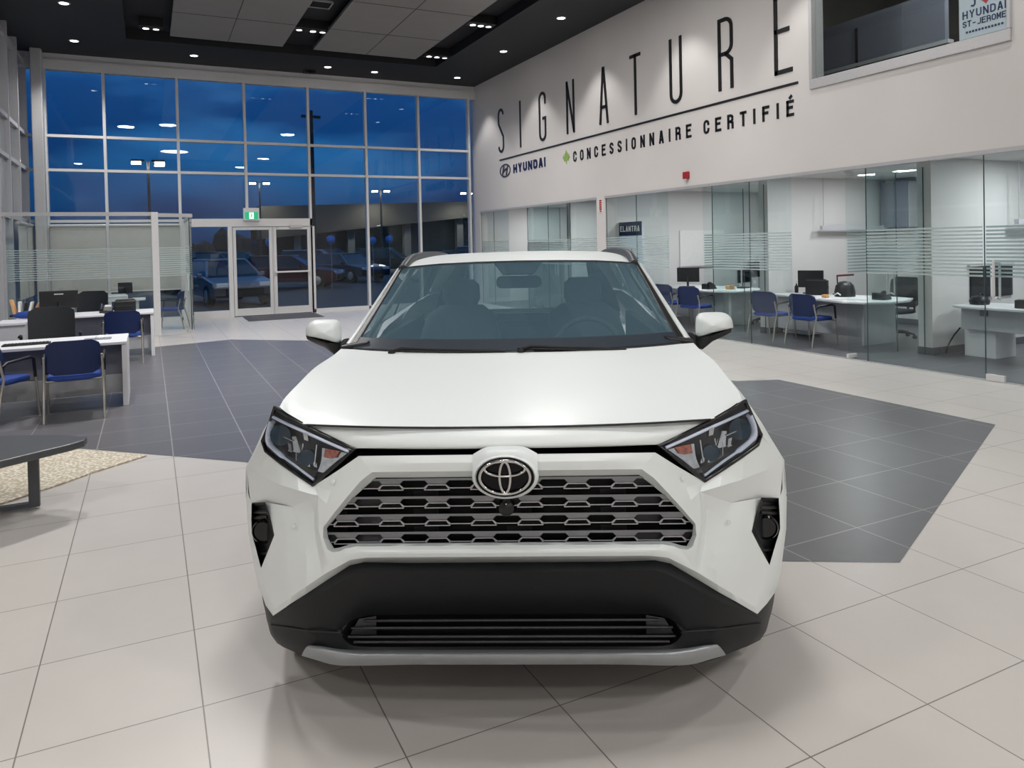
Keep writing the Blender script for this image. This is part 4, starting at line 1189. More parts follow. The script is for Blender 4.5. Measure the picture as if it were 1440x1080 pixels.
light('added_lot_fill', 'SPOT', (2.6, 20.2, 4.6), 220, .3, (1, .97, .92), spot=150, blend=.6, rot=(R_(40), 0, 0))  # unseen fill added for the asphalt and parked cars; no canopy stands here
light('added_lot_fill', 'SPOT', (6.6, 20.2, 4.6), 180, .3, (1, .97, .92), spot=150, blend=.6, rot=(R_(40), 0, 0))
tire_m = M['rubber']
def parked_car(name, paint, lab, x, y, rz, suv=False, group='cars parked outside'):
    """nose toward local -Y; length along Y"""
    t = empty(name, (x, y, -.1), R_(rz)); tag(t, lab, 'car', group)
    H = 1.62 if suv else 1.42
    hood = .98 if suv else .86
    prof = [(-2.2, .35), (-2.25, .6), (-2.12, hood - .12), (-1.2, hood), (-.9, hood + .03), (1.9, hood + .05), (2.15, hood - .1), (2.22, .6), (2.15, .32), (-2.05, .28)]
    rows = []
    for xx, sc in ((-.9, .0), (-.88, 1.0), (.88, 1.0), (.9, 0)):
        rows.append([Vector((xx, p[0] * (.985 if sc == 0 else 1), .55 + (p[1] - .55) * (.9 if sc == 0 else 1))) for p in prof + [prof[0]]])
    mb = MB(); mb.grid(rows); k = len(prof)
    mb.add(rows[0][:-1], [list(range(k))]); mb.add(rows[-1][:-1], [list(range(k))])
    mb.build('body', paint, t, bevel=.03, weld=True)
    r0 = [(-1.15, hood), (-.35, H - .06), (1.2, H - .04), (2.05, hood + .04)]
    mb = MB()
    lo = [Vector((s * .80, p, hood + .02)) for s in (-1, 1) for p in ()]
    a = [Vector((-.82, -1.15, hood)), Vector((.82, -1.15, hood)), Vector((.60, -.30, H - .05)), Vector((-.60, -.30, H - .05))]
    b = [Vector((-.82, 2.08, hood + .04)), Vector((.82, 2.08, hood + .04)), Vector((.60, 1.45 if not suv else 1.75, H - .05)), Vector((-.60, 1.45 if not suv else 1.75, H - .05))]
    gm = M['car_dark_glass']
    MB().add(a, [(0, 1, 2, 3)]).build('windscreen', gm, t, solid=.01)
    MB().add(b, [(1, 0, 3, 2)]).build('rear_window', gm, t, solid=.01)
    for s in (-1, 1):
        i0, i1 = (0, 3) if s < 0 else (1, 2)
        MB().add([a[i0], b[i0], b[i1], a[i1]], [(0, 1, 2, 3)]).build('side_window', gm, t, solid=.01)
    mb = MB(); mb.prism([(-.60, a[2].y - .02), (.60, a[2].y - .02), (.60, b[2].y + .02), (-.60, b[2].y + .02)], H - .06, H); mb.build('roof', paint, t, bevel=.03)
    for s in (-1, 1):
        MB().tube([a[0 if s < 0 else 1], a[3 if s < 0 else 2]], .035, 6).build('pillar', paint, t)
        for yy in (-1.4, 1.4):
            wv = MB().lathe([(.2, -.1), (.32, -.1), (.335, -.06), (.335, .06), (.32, .1), (.2, .1)], (s * .82, yy, .335), n=20, axis='x').build('wheel', tire_m, t, smooth=40)
            MB().lathe([(.2, .0), (.12, s * .02), (.0001, s * .03)], (s * .92, yy, .335), n=14, axis='x').build('rim', M['steel'], wv, smooth=40)
        MB().box(s * .62 - .2, s * .62 + .2, -2.24, -2.12, hood - .26, hood - .13).build('headlight', M['car_lamp'], t, bevel=.02)
        MB().box(s * .95 - .07, s * .95 + .07, -.85, -.75, hood + .02, hood + .14).build('door_mirror', paint, t, bevel=.02)
    MB().box(-.55, .55, -2.27, -2.2, .36, hood - .3).build('front_grille', M['black'], t, bevel=.01)
    return t
M['car_dark_glass'] = pm('dark_car_glass', S(20, 26, 34), .08, noise=.05)
M['car_lamp'] = pm('car_lamp_glass', S(190, 200, 210), .15, noise=.05)
P = {n: pm('car_paint_' + n, S(*c), .28, .3, noise=.03, coat=.5) for n, c in dict(greyblue=(104, 104, 112), black=(22, 24, 28), navy=(22, 30, 60), maroon=(84, 22, 34), silver=(150, 152, 156), charcoal=(46, 52, 52)).items()}
parked_car('parked_car', P['greyblue'], 'grey-blue hatchback facing us outside the exit doors', 2.15, 25.4, 10)
parked_car('parked_car', P['navy'], 'dark blue car behind the grey-blue hatchback outside', 1.2, 34.5, 8)
parked_car('parked_car', P['maroon'], 'dark red car side-on behind the right exit door', 5.4, 33.0, 65)
parked_car('parked_car', P['silver'], 'pale car roof behind the dark red one outside', 8.6, 43.0, 72, True)
parked_car('parked_car', P['navy'], 'navy car angled toward us left of the windscreen pillar', 8.9, 37.0, 25)
parked_car('parked_car', P['charcoal'], 'dark green-grey car side-on outside behind the left roof rail', 12.6, 33.0, 74)
parked_car('parked_car', P['charcoal'], 'dark wagon parked nearest the lettered wall corner outside', 17.6, 34.0, 80, True)
parked_car('parked_car', P['black'], 'black car in the far row seen above the dark green-grey car', 13.6, 46, 60, True)
parked_car('parked_car', P['silver'], 'silver car in the far row at the right end outside', 20.5, 46, 60, True)
parked_car('parked_car', P['black'], 'black car in the far row seen through the left exit door', 4.4, 44, 20, True)
parked_car('parked_car', P['black'], 'black car low behind the red one seen through the left door leaf', 2.6, 41, 15, True)
parked_car('parked_car', P['navy'], 'dark car at the far left seen through the fixed pane beside the doors', -1.6, 38.5, 12)
parked_car('parked_car', P['charcoal'], 'dark car in the far row in the bay right of the exit doors', 11.0, 50.5, 25, True)
parked_car('parked_car', P['black'], 'black car tucked between the two dark cars outside at the right', 16.6, 39.5, 72)
mb_ = pm('blue_balloon', S(30, 110, 190), .3, noise=.04)
for k, (x, y, z, lab) in enumerate(((4.3, 30.5, 1.85, 'blue balloon seen through the left exit door'), (6.7, 30.5, 1.9, 'blue balloon seen through the right exit door'), (9.3, 33.6, 1.85, 'left blue balloon in the bay right of the doors'), (10.1, 33.6, 1.9, 'right blue balloon in the bay right of the doors'))):
    t = empty('balloon', (x, y, z)); tag(t, lab, 'balloon', 'balloons tied in the car lot')
    MB().lathe([(.0001, -.2), (.06, -.16), (.16, -.04), (.18, .06), (.13, .17), (.0001, .22)], n=16).build('skin', mb_, t, smooth=60); MB().tube([(0, 0, -.2), (0.02, 0, -1.0), (0, 0.02, -2.0)], .006, 5).build('string', M['desk_pale'], t)
# ================================================================== THE WHITE SUV
M['paint'] = pm('pearl_white_paint', S(225, 231, 231), .46, noise=.006, nscale=3, coat=.2, coat_rough=.25)
M['clad'] = pm('black_textured_plastic', S(18, 20, 23), .48, noise=.05, nscale=200, spec=.28)
M['seam'] = pm('dark_shut_line', S(24, 25, 27), .6, noise=.05)
M['skid'] = pm('silver_skid_plate', S(156, 160, 163), .36, .55, noise=.03)
M['gbar'] = pm('satin_grey_grille', S(132, 134, 138), .34, .7, noise=.04)
M['glip'] = pm('bright_grille_edge', S(168, 168, 172), .25, .8, noise=.03)
M['gback'] = pm('black_grille_mesh', S(12, 12, 14), .6, noise=.1)
M['gdark'] = pm('dark_grille_slat', S(58, 58, 62), .45, .3, noise=.05)
M['wind'] = glass('windscreen_glass', (.80, .87, .87), 1.0, frost_sheen=.30, frost_sheen_col=S(112, 146, 164), ior=1.42)  # bluish diffuse share paints a sky reflection into the glass
M['sideglass'] = glass('side_window_glass', (.62, .72, .70), 1.0, ior=1.45)
M['lens'] = glass('headlight_lens', (.93, .96, .98), 1.0, ior=1.45)
M['hl_house'] = pm('headlight_housing', S(44, 50, 58), .3, noise=.08)
M['hl_edge'] = pm('headlight_black_edge', S(20, 21, 23), .2, noise=.05)
M['hl_led'] = pm('light_guide_strip', S(196, 204, 224), .25, noise=.03)
M['amber'] = pm('amber_signal_lens', S(150, 88, 76), .25, noise=.4, nscale=90)
M['refl'] = pm('lamp_reflector', S(205, 210, 216), .12, .9, noise=.15, nscale=50)
M['teal'] = pm('blue_lamp_bowl', S(44, 62, 76), .2, .5, noise=.3, nscale=40)
M['dash'] = pm('dark_dashboard', S(58, 64, 70), .7, noise=.05)
M['seatc'] = pm('charcoal_seat_cloth', S(74, 82, 90), .8, noise=.08, nscale=60)
M['head'] = pm('pale_headliner', S(150, 160, 160), .8, noise=.03)

HZC, D0 = 343.0, 4.6
CAR = empty('suv', tuple(Vector((math.sin(YAW), math.cos(YAW), 0)) * D0 + Vector((math.cos(YAW), -math.sin(YAW), 0)) * .049), -(YAW + .0366))
CAR.location.z = .005
tag(CAR, 'white SUV parked facing us in the middle of the showroom floor', 'car')
sp_, cp_ = math.sin(PITCH), math.cos(PITCH)


def Bd(hw):
    a = min(abs(hw), 285) / 285.0
    d = 2.30 + .09 * a * a
    if abs(hw) > 285:
        t = (abs(hw) - 285) / 95.0
        d += .13 * t + .22 * t ** 2.5
    return d


def Q(hw, y, D, s=1):
    """front-elevation measurement (half width, height line) at depth D -> car coordinates in metres"""
    v = (PPY - y) / FPX
    hc = cp_ + v * sp_
    return Vector((s * hw / FPX * D / hc, D - D0, EYE + D * (v * cp_ - sp_) / hc))


def pt(p, s=1):
    if isinstance(p, Vector):
        return Vector((s * p.x, p.y, p.z))
    d = p[2] if len(p) > 2 else 0.0
    return Q(p[0], p[1], d if d > 1.5 else Bd(p[0]) + d, s)


def L3(lx, D, z):
    return Vector((lx, D - D0, z))


def crs(P, k, lin=False):
    if k <= 1 or len(P) < 2: return list(P)
    o = []
    for i in range(len(P) - 1):
        p1, p2 = P[i], P[i + 1]
        p0 = P[i - 1] if i > 0 else p1 * 2 - p2
        p3 = P[i + 2] if i + 2 < len(P) else p2 * 2 - p1
        for j in range(k):
            t = j / k
            if lin: o.append(p1.lerp(p2, t))
            else:
                o.append(.5 * ((2 * p1) + (p2 - p0) * t + (2 * p0 - 5 * p1 + 4 * p2 - p3) * t * t + (3 * p1 - p0 - 3 * p2 + p3) * t ** 3))
    o.append(P[-1])
    return o


def patch(mb, rows, k=4, kr=3, lin=False, linr=False, sides=(1, -1)):
    for s in sides:
        g = [crs([pt(p, s) for p in r], k, lin) for r in rows]
        cols = [crs([g[i][j] for i in range(len(g))], kr, linr) for j in range(len(g[0]))]
        gg = [[cols[j][i] for j in range(len(cols))] for i in range(len(cols[0]))]
        mb.grid(gg)


def panel(name, rowsets, mat, parent=None, ang=28, sides=(1, -1), solid=0, **kw):
    mb = MB()
    for r in rowsets:
        kk = dict(kw)
        if isinstance(r, tuple): r, kk2 = r; kk.update(kk2)
        patch(mb, r, sides=sides, **kk)
    return mb.build(name, mat, parent or CAR, weld=True, smooth=ang, solid=solid)


# ---- hood
hf = [(0, 602, 2.345), (100, 601.5, 2.35), (200, 599, 2.375), (285, 595, 2.43), (312, 582, 2.50), (325, 570, 2.58)]
def hood_rows():
    rows = [hf,
            [(0, 588, 2.42), (100, 588, 2.425), (200, 585, 2.45), (270, 579, 2.50), (305, 569, 2.56), (320, 558, 2.66)],
            [(0, 560, 2.62), (95, 560, 2.625), (190, 556, 2.65), (255, 550, 2.70), (288, 544, 2.76), (303, 538, 2.82)],
            [(0, 530, 2.92), (90, 530, 2.925), (178, 526, 2.95), (235, 522, 2.99), (266, 518, 3.03), (281, 514, 3.07)],
            [(0, 509, 3.20), (85, 508.5, 3.205), (165, 505, 3.23), (215, 502, 3.27), (244, 500, 3.30), (259, 498, 3.33)],
            [(0, 497.5, 3.38), (80, 497, 3.385), (155, 494.5, 3.41), (203, 491.5, 3.44), (232, 489, 3.47), (248, 488, 3.49)]]
    return rows
hood = panel('hood', [hood_rows()], M['paint'], k=5, kr=5, ang=40)
mb = MB()
for s in (1, -1):
    a = crs([pt((p[0], p[1] + .8, p[2] - .004), s) for p in hf[:4]], 6)
    mb.tube(a, .0035, 6)
mb.build('shut_line', M['seam'], hood, smooth=60)
mb = MB()      # raised swage lines running back to the windscreen
for s in (1, -1):
    pass
# ---- front fascia between hood and slot
panel('nose_panel', [[[(0, 603.5, .045), (80, 603, .045), (160, 601.5, .045), (230, 599, .055), (285, 597, .06)],
                      [(0, 618, .012), (75, 617.5, .012), (145, 616.5, .014), (210, 614.5, .02), (258, 611, .035)],
                      [(0, 629, .0), (70, 629, .0), (130, 628.5, .002), (180, 628, .006), (218, 628, .014)],
                      [(0, 632.5, .008), (65, 632.5, .008), (125, 632, .01), (175, 631, .014), (212, 630, .02)]]], M['paint'], ang=35)
panel('hood_slot', [[[(0, 632, .03), (110, 631.5, .03), (212, 630, .035)], [(0, 637, .05), (110, 637, .05), (212, 635.5, .05)], [(0, 642, .02), (110, 641.5, .02), (211, 640, .025)]]], M['black_gloss'])

# ---- bumper skin (white)
I_ = [(190, 664, -.012), (206, 676, -.012), (226, 698, -.012), (244, 719, -.012), (262, 741, -.01), (263, 757, -.006), (257, 773, -.004), (250, 777, -.005), (240, 776, -.006)]
O_ = [(209, 641, .0), (241, 662, .004), (274, 682, .002), (269, 697, -.016), (272, 719, -.010), (272, 741, -.008), (268, 766, -.006), (264, 790, -.004), (262, 808, -.002)]
G_ = [(185, 672, .035), (200, 684, .035), (221, 702, .035), (239, 722, .035), (258, 743, .035), (256, 758, .035), (248, 772, .035), (240, 770.5, .035), (232, 768, .035)]
panel('front_bumper', [
    # upper bar and its lower bevel
    [[(0, 641, .0), (70, 641, .0), (140, 641, .0), (209, 641, .0)], [(0, 652, -.014), (70, 652, -.014), (135, 652, -.013), (199.5, 652.5, -.006)], [(0, 664, -.012), (70, 664, -.012), (130, 664, -.012), (190, 664, -.012)]],
    ([[(0, 664, -.012), (70, 664, -.012), (130, 664, -.012), (190, 664, -.012)], [(0, 672.5, .035), (70, 672.5, .035), (130, 672.5, .035), (185, 672, .035)]], dict(kr=1)),
    # diagonal frame strip beside the grille and its bevel
    ([O_, I_], dict(k=1, kr=2)), ([I_, G_], dict(k=1, kr=1)),
    # bar under the grille
    ([[(0, 765, .035), (75, 765, .035), (150, 765, .035), (215, 764.5, .035), (232, 768, .035)], [(0, 769, -.002), (75, 769, -.002), (150, 769, -.002), (216, 769, -.004), (240, 776, -.006)]], dict(kr=1)),
    ([[(0, 769, -.002), (75, 769, -.002), (150, 769, -.002), (216, 769, -.004), (232, 772, -.005), (240, 776, -.006)], [(0, 777, -.02), (75, 777, -.02), (146, 777, -.02), (208, 777, -.018), (228, 780, -.013), (251, 792, -.004)], [(0, 785, -.018), (75, 785, -.018), (142, 785, -.018), (200, 785, -.016), (224, 788, -.012), (262, 808, -.002)]], dict(lin=True)),
    ([[(0, 785, -.018), (75, 785, -.018), (142, 785, -.018), (200, 785, -.016), (224, 788, -.012), (262, 808, -.002), (290, 826, .002), (314, 841, .006), (338, 857, .012)],
      [(0, 793, .02), (75, 793, .02), (142, 793, .02), (205, 791.5, .02), (226, 796, .02), (260, 817, .024), (290, 836, .026), (314, 850, .026), (341, 867, .02)]], dict(kr=1, lin=True)),
    # outer facet: ridge, underside, recessed cheek
    ([[(274, 682, .002), (300, 665, .004), (325, 648, .004), (346, 632, .002), (352, 620, .006)], [(269, 697, -.018), (297, 689, -.026), (324, 681, -.026), (352, 669, -.020), (379, 657, -.004)]], dict(k=6, kr=5, lin=True)),
    ([[(269, 697, -.018), (283, 693, -.022), (310, 685, -.026), (352, 669, -.020), (379, 657, -.004)], [(269, 697, -.018), (283, 702.5, .014), (309, 712, .062), (350, 705, .045), (373, 702, .020)]], dict(k=6, kr=5, lin=True)),
    ([[(269, 697, -.018), (283, 702.5, .014), (309, 712, .062), (330, 708.5, .053), (350, 705, .045)], [(272, 719, -.010), (276, 720, .030), (300, 731, .046), (322, 731, .036), (342, 728, .026)], [(272, 741, -.008), (276, 742, .032), (294, 755, .028), (316, 756, .018), (336, 752, .01)],
      [(268, 766, -.006), (273, 768, .026), (288, 784, .008), (318, 783, .002), (345, 772, .002)], [(264, 790, -.004), (268, 794, .010), (288, 805, -.002), (322, 806, -.004), (358, 799, -.002)], [(262, 808, -.002), (266, 810.5, -.001), (290, 826, .002), (314, 841, .006), (338, 857, .012)]], dict(k=5, kr=5, lin=True, linr=True)),
    ([[(358, 799, -.002), (352, 828, .004)], [(338, 857, .012), (338, 857, .012)]], dict(k=4, kr=4, lin=True)),
    # strip outside the fog pocket, wrapping to the wheel arch
    ([[(350, 705, .045), (362, 703.5, .032), (373, 702, .020), (380, 700, 2.77)], [(371, 706, .02), (374, 706, .012), (377, 705, .01), (380.5, 704, 2.80)], [(372, 748, .02), (374.5, 748, .012), (376.5, 748, .01), (378.5, 748, 2.82)], [(358, 799, -.002), (364, 801, .006), (368, 800, .02), (371, 800, 2.82)], [(352, 828, .004), (357, 828, .012), (361, 828, .03), (366, 826, 2.82)], [(338, 857, .012), (345, 853, .02), (352, 846, .05), (361, 836, 2.82)]], dict(k=2, kr=2, lin=True, linr=True)),
    ([[(338, 857, .012), (345, 853, .02), (352, 846, .05), (361, 836, 2.82)], [(341, 867, .02), (346, 861, .04), (353, 852, .06), (361, 838, 2.83)]], dict(k=1, kr=1)),
    ([[(379, 657, -.004), (380, 675, 2.765), (380, 700, 2.77)], [(376, 680, .002), (376, 692, .010), (373, 702, .020)]], dict(k=2, kr=2)),
], M['paint'], ang=14)

# ---- parking sensors
for s in (1, -1):
    for (hw, y, d) in ((307, 739, .017), (247, 677.5, -.012)):
        p = pt((hw, y, d), s)
        MB().lathe([(.007, .004), (.0075, -.001), (.0001, -.002)], p, n=14, axis='y').build('parking_sensor', M['paint'], CAR, smooth=40)

# ---- fog pockets
for s in (1, -1):
    mb = MB()
    out_ = [(349, 705), (371, 706), (372, 730), (372, 748), (366, 775), (358, 799), (347, 776), (336, 752), (343, 728)]
    a = [pt((p[0], p[1], .012), s) for p in out_]; c0 = (357, 748)
    b = [pt((c0[0] + (p[0] - c0[0]) * .86, c0[1] + (p[1] - c0[1]) * .86, .075), s) for p in out_]
    k = len(a)
    mb.add(a + b, [(i, (i + 1) % k, k + (i + 1) % k, k + i) for i in range(k)] + [[k + i for i in range(k)]])
    po = mb.build('fog_lamp_pocket', M['clad'], CAR)
    for j, y in enumerate((718, 726, 778)):
        MB().tube([pt((346 + j % 2, y, .06), s), pt((369, y + 1, .055), s)], .006, 6).build('pocket_slat', M['black'], po)
    p = pt((354, 747, .055), s)
    fl_ = MB().lathe([(.042, .03), (.044, 0), (.038, -.008), (.034, 0)], p, n=24, axis='y').build('fog_lamp', M['black_gloss'], po, smooth=40)

# ---- grille
def clip(poly, outl):
    res = poly
    n = len(outl)
    for i in range(n):
        ax, ay = outl[i]; bx, by = outl[(i + 1) % n]
        ins = lambda p: (bx - ax) * (p[1] - ay) - (by - ay) * (p[0] - ax) >= -1e-9
        o = []
        for j in range(len(res)):
            p, q = res[j], res[(j + 1) % len(res)]
            if ins(p): o.append(p)
            if ins(p) != ins(q):
                d1 = (bx - ax) * (p[1] - ay) - (by - ay) * (p[0] - ax); d2 = (bx - ax) * (q[1] - ay) - (by - ay) * (q[0] - ax)
                t = d1 / (d1 - d2); o.append((p[0] + (q[0] - p[0]) * t, p[1] + (q[1] - p[1]) * t))
        res = o
        if len(res) < 3: return None
    return res
GO = [(-186, 671.5), (186, 671.5), (222, 701), (259, 743), (257, 758), (251, 768), (-251, 768), (-257, 758), (-259, 743), (-222, 701)]


def ext2(mb, poly, d0, d1, outl=GO):
    poly = clip(poly, outl) if outl else poly
    if not poly: return
    k = len(poly)
    f = [Q(abs(p[0]), p[1], Bd(p[0]) + d0, 1 if p[0] >= 0 else -1) for p in poly]
    b = [Q(abs(p[0]), p[1], Bd(p[0]) + d1, 1 if p[0] >= 0 else -1) for p in poly]
    mb.add(f + b, [list(range(k)), [k + i for i in range(k)][::-1]] + [(i, (i + 1) % k, k + (i + 1) % k, k + i) for i in range(k)])
GR = empty('grille', parent=CAR)
md = MB()
for i in range(-8, 8): ext2(md, [(i * 33, 660), (i * 33 + 33, 660), (i * 33 + 33, 780), (i * 33, 780)], .11, .13)
md.cur = 1
PW = 65.7
for r, y0 in enumerate((673.5, 699, 724, 749)):
    mb = MB(); ml = MB()
    for i in range(-8, 8):
        x0 = i * PW / 2
        ext2(mb, [(x0, y0), (x0 + PW / 2, y0), (x0 + PW / 2, y0 + 3.2), (x0, y0 + 3.2)], .030, .07)
    for kx in range(-4, 5):
        cx = kx * PW               # hexagonal hole centre; the solid block sits at cx + PW/2
        bx = cx + PW / 2
        ym = y0 + 8
        ext2(mb, [(bx - 17, y0 + 3.2), (bx + 17, y0 + 3.2), (bx + 12.5, ym), (bx + 12.5, ym + 2.2), (bx - 12.5, ym + 2.2), (bx - 12.5, ym)], .032, .07)
        ext2(md, [(bx - 13, ym + 2.2), (bx + 13, ym + 2.2), (bx + 18, y0 + 15.5), (bx - 18, y0 + 15.5)], .085, .10)
        # lower lips
        for (p, q) in (((cx - 14.5, y0 + 14), (cx + 14.5, y0 + 14)), ((cx + 14.5, y0 + 14), (cx + 20, ym + 1.5)), ((cx - 14.5, y0 + 14), (cx - 20, ym + 1.5)), ((bx - 12.8, ym + 1.6), (bx + 12.8, ym + 1.6)), ((bx - 18, y0 + 16.5), (bx + 18, y0 + 16.5)), ((bx - 13, ym + 2), (bx - 18, y0 + 16.5)), ((bx + 13, ym + 2), (bx + 18, y0 + 16.5))):
            for qd in ribbon(None, [p, q], 1.5): ext2(ml, [(v.x, v.y) for v in qd][::1] if (qd[1] - qd[0]).cross(qd[2] - qd[1]) > 0 else [(v.x, v.y) for v in qd][::-1], .028, .06)
        if abs(kx) >= 3 or (r == 1 and kx == 0):
            ext2(md, [(cx - 17, y0 + 3.5), (cx + 17, y0 + 3.5), (cx + 19, ym + 1), (cx + 14, y0 + 13.5), (cx - 14, y0 + 13.5), (cx - 19, ym + 1)], .05, .07)
        ext2(md, [(cx - 2, y0 + 17), (cx + PW * .5, y0 + 17), (cx + PW * .5, y0 + 24.5), (cx - 2, y0 + 24.5)], .09, .10) if r < 3 and kx % 2 == 0 else None
    bo = mb.build('grille_bar', M['gbar'], GR)
    ml.build('bar_edge', M['glip'], bo)
md.build('grille_backing', [M['gback'], M['gdark']], GR)
mb = MB(); p = Q(0, 716, 2.315); mb.lathe([(.026, .02), (.024, -.01), (.014, -.018), (.0001, -.02)], p, n=16, axis='y')
mb.build('front_camera', M['black_gloss'], GR, smooth=40)

# ---- emblem on its white boss
EM = empty('emblem', parent=CAR)
def ell(rx, ry, y, D, n=40, cx=0.0, a0=0, a1=360):
    return [Q(abs(cx + rx * math.cos(R_(a0 + (a1 - a0) * i / n))), y + ry * math.sin(R_(a0 + (a1 - a0) * i / n)), D, 1 if cx + rx * math.cos(R_(a0 + (a1 - a0) * i / n)) >= 0 else -1) for i in range(n)]
mb = MB()
rings = [ell(46, 30, 671, 2.34), ell(47, 32, 672, 2.285), ell(46, 31, 672.5, 2.262), ell(42.5, 28.5, 673, 2.255), ell(40.5, 27, 673.5, 2.268)]
for r in rings: r.append(r[0])
mb.grid(rings); mb.build('emblem_surround', M['paint'], EM, weld=True, smooth=50)
mb = MB()
top = [[(0, 629.5, 2.30), (14, 629.5, 2.30), (28, 631, 2.30), (45, 640, 2.302)], [(0, 636, 2.268), (14, 636, 2.268), (29, 639, 2.272), (46, 652, 2.285)], [(0, 644, 2.26), (14, 645, 2.26), (29, 650, 2.262), (46, 666, 2.275)]]
patch(mb, top); mb.build('surround_cap', M['paint'], EM, weld=True, smooth=50)
mb = MB(); e1 = ell(41, 27.5, 673.5, 2.266); mb.add(e1 + [Q(0, 673.5, 2.262)], [(i, (i + 1) % 40, 40) for i in range(40)])
bp_ = mb.build('badge_plate', pm('badge_black', S(10, 10, 13), .2, spec=.2, noise=.03), EM, smooth=60)
for (rx, ry, y, w_) in ((35.5, 23.5, 673.5, .0050), (7.6, 21.5, 673.5, .0046), (28.5, 10.5, 661.5, .0046)):
    MB().tube(ell(rx, ry, y, 2.257), w_, 8, closed=True).build('badge_ring', M['chrome'], bp_, smooth=60)

# ---- headlights
for s in (1, -1):
    HL = empty('headlight', parent=CAR)
    T_ = [(331, 570.5, .03), (311, 583, .035), (287, 597, .05), (250, 615, .03), (214, 631.5, .012)]
    B_ = [(351, 618, .008), (346, 632, .004), (325, 648, .006), (300, 665, .006), (276, 681, .004)]
    def mid(t, dd):
        return [(a[0] + (b[0] - a[0]) * t, a[1] + (b[1] - a[1]) * t, a[2] + (b[2] - a[2]) * t + dd) for a, b in zip(T_, B_)]
    mb = MB(); patch(mb, [mid(0, 0), mid(.35, -.008), mid(.7, -.010), mid(1, 0)], sides=(s,)); mb.build('lens', M['lens'], HL, weld=True, smooth=40)
    mb = MB(); patch(mb, [mid(0, .0), mid(.12, .05), mid(.5, .07), mid(.9, .05), mid(1, 0)], sides=(s,)); mb.build('housing', M['hl_house'], HL, weld=True, smooth=40)
    # black rim all round
    rim = [pt((p[0], p[1], p[2] - .003), s) for p in T_] + [pt((p[0], p[1], p[2] - .003), s) for p in ((240, 652, .006),)] + [pt((p[0], p[1], p[2] - .003), s) for p in B_[::-1]]
    MB().tube(rim, .007, 8, closed=True).build('rim', M['hl_edge'], HL, smooth=60)
    mb = MB(); patch(mb, [[(322, 572, .03), (305, 584, .036), (286, 596.5, .05), (250, 614, .03), (214, 631.5, .01)], [(318, 579, .03), (302, 590, .034), (284, 601.5, .044), (252, 618, .026), (222, 632, .008)]], kr=1, sides=(s,))
    mb.build('upper_eyelid', M['hl_edge'], HL, smooth=40)
    led = [(336, 583, .03), (318, 592, .034), (287, 606, .038), (255, 620.5, .024), (223, 634.5, .008)]
    MB().tube(crs([pt(p, s) for p in led], 4), .0055, 8).build('light_guide', M['hl_led'], HL, smooth=60)
    led2 = [(336, 590, .032), (341, 606, .028), (340, 622, .022), (322, 639, .02), (300, 655, .016), (275, 674, .01)]
    MB().tube(crs([pt(p, s) for p in led2], 4), [.012] * 9 + [.009] * 4 + [.0045] * 8, 8).build('light_guide', M['hl_led'], HL, smooth=60)
    mb = MB(); patch(mb, [[(262, 629, .022), (246, 632, .018), (226, 637, .01)], [(264, 648, .018), (252, 650, .014), (244, 650, .01)], [(269, 662, .014), (262, 664, .012), (258, 662, .01)]], kr=3, sides=(s,))
    mb.build('turn_signal', M['refl'], HL, smooth=40)
    mb = MB(); patch(mb, [[(258, 630, .016), (246, 632, .012), (236, 634, .008)], [(260, 642, .014), (250, 644, .010), (242, 643, .006)]], kr=2, sides=(s,))
    mb.build('amber_bulb_cover', M['amber'], HL, smooth=40)
    for (hw, y, r, mt) in ((321, 608, .036, 'teal'), (283, 640, .028, 'teal')):
        p = pt((hw, y, .045), s)
        mb = MB(); mb.lathe([(r, -.02), (r * .8, .01), (r * .45, .035), (.0001, .045)], p, n=18, axis='y'); rb = mb.build('reflector', M[mt], HL, smooth=50)
        q_ = MB(); q_.lathe([(.0001, -.012), (r * .22, -.006), (r * .25, .02)], p, n=12, axis='y'); q_.build('bulb', M['refl'], rb, smooth=50)
    for (a_, b_, c_, d_) in (((306, 612), (300, 612), (304, 634), (293, 636)), ((298, 621), (294, 623), (294, 640), (288, 642)), ((313, 621), (308, 623), (311, 633), (307, 635)), ((290, 606), (283, 609), (288, 617), (282, 619)), ((276, 648), (271, 650), (275, 655), (270, 657)), ((286, 648), (281, 650), (284, 655), (280, 656))):
        mb = MB(); patch(mb, [[(*a_, .032), (*b_, .028)], [(*c_, .026), (*d_, .022)]], k=3, kr=3, sides=(s,)); mb.build('reflector_facet', M['refl'], HL)
    mb = MB()
    for (a, b) in (((300, 616), (300, 646)), ((312, 632), (284, 633)), ((290, 622), (292, 652)), ((270, 624), (274, 655)), ((334, 606), (306, 618))):
        mb.tube([pt((a[0], a[1], .03), s), pt((b[0], b[1], .025), s)], .0022, 6)
    mb.build('divider', M['refl'], HL)
    mb = MB(); patch(mb, [[(318, 643, .02), (300, 654, .018), (283, 664, .014), (275, 672, .01)], [(312, 640, .022), (298, 649, .02), (280, 659, .016), (270, 662, .012)]], kr=1, sides=(s,)); mb.build('lower_blade', M['hl_edge'], HL)

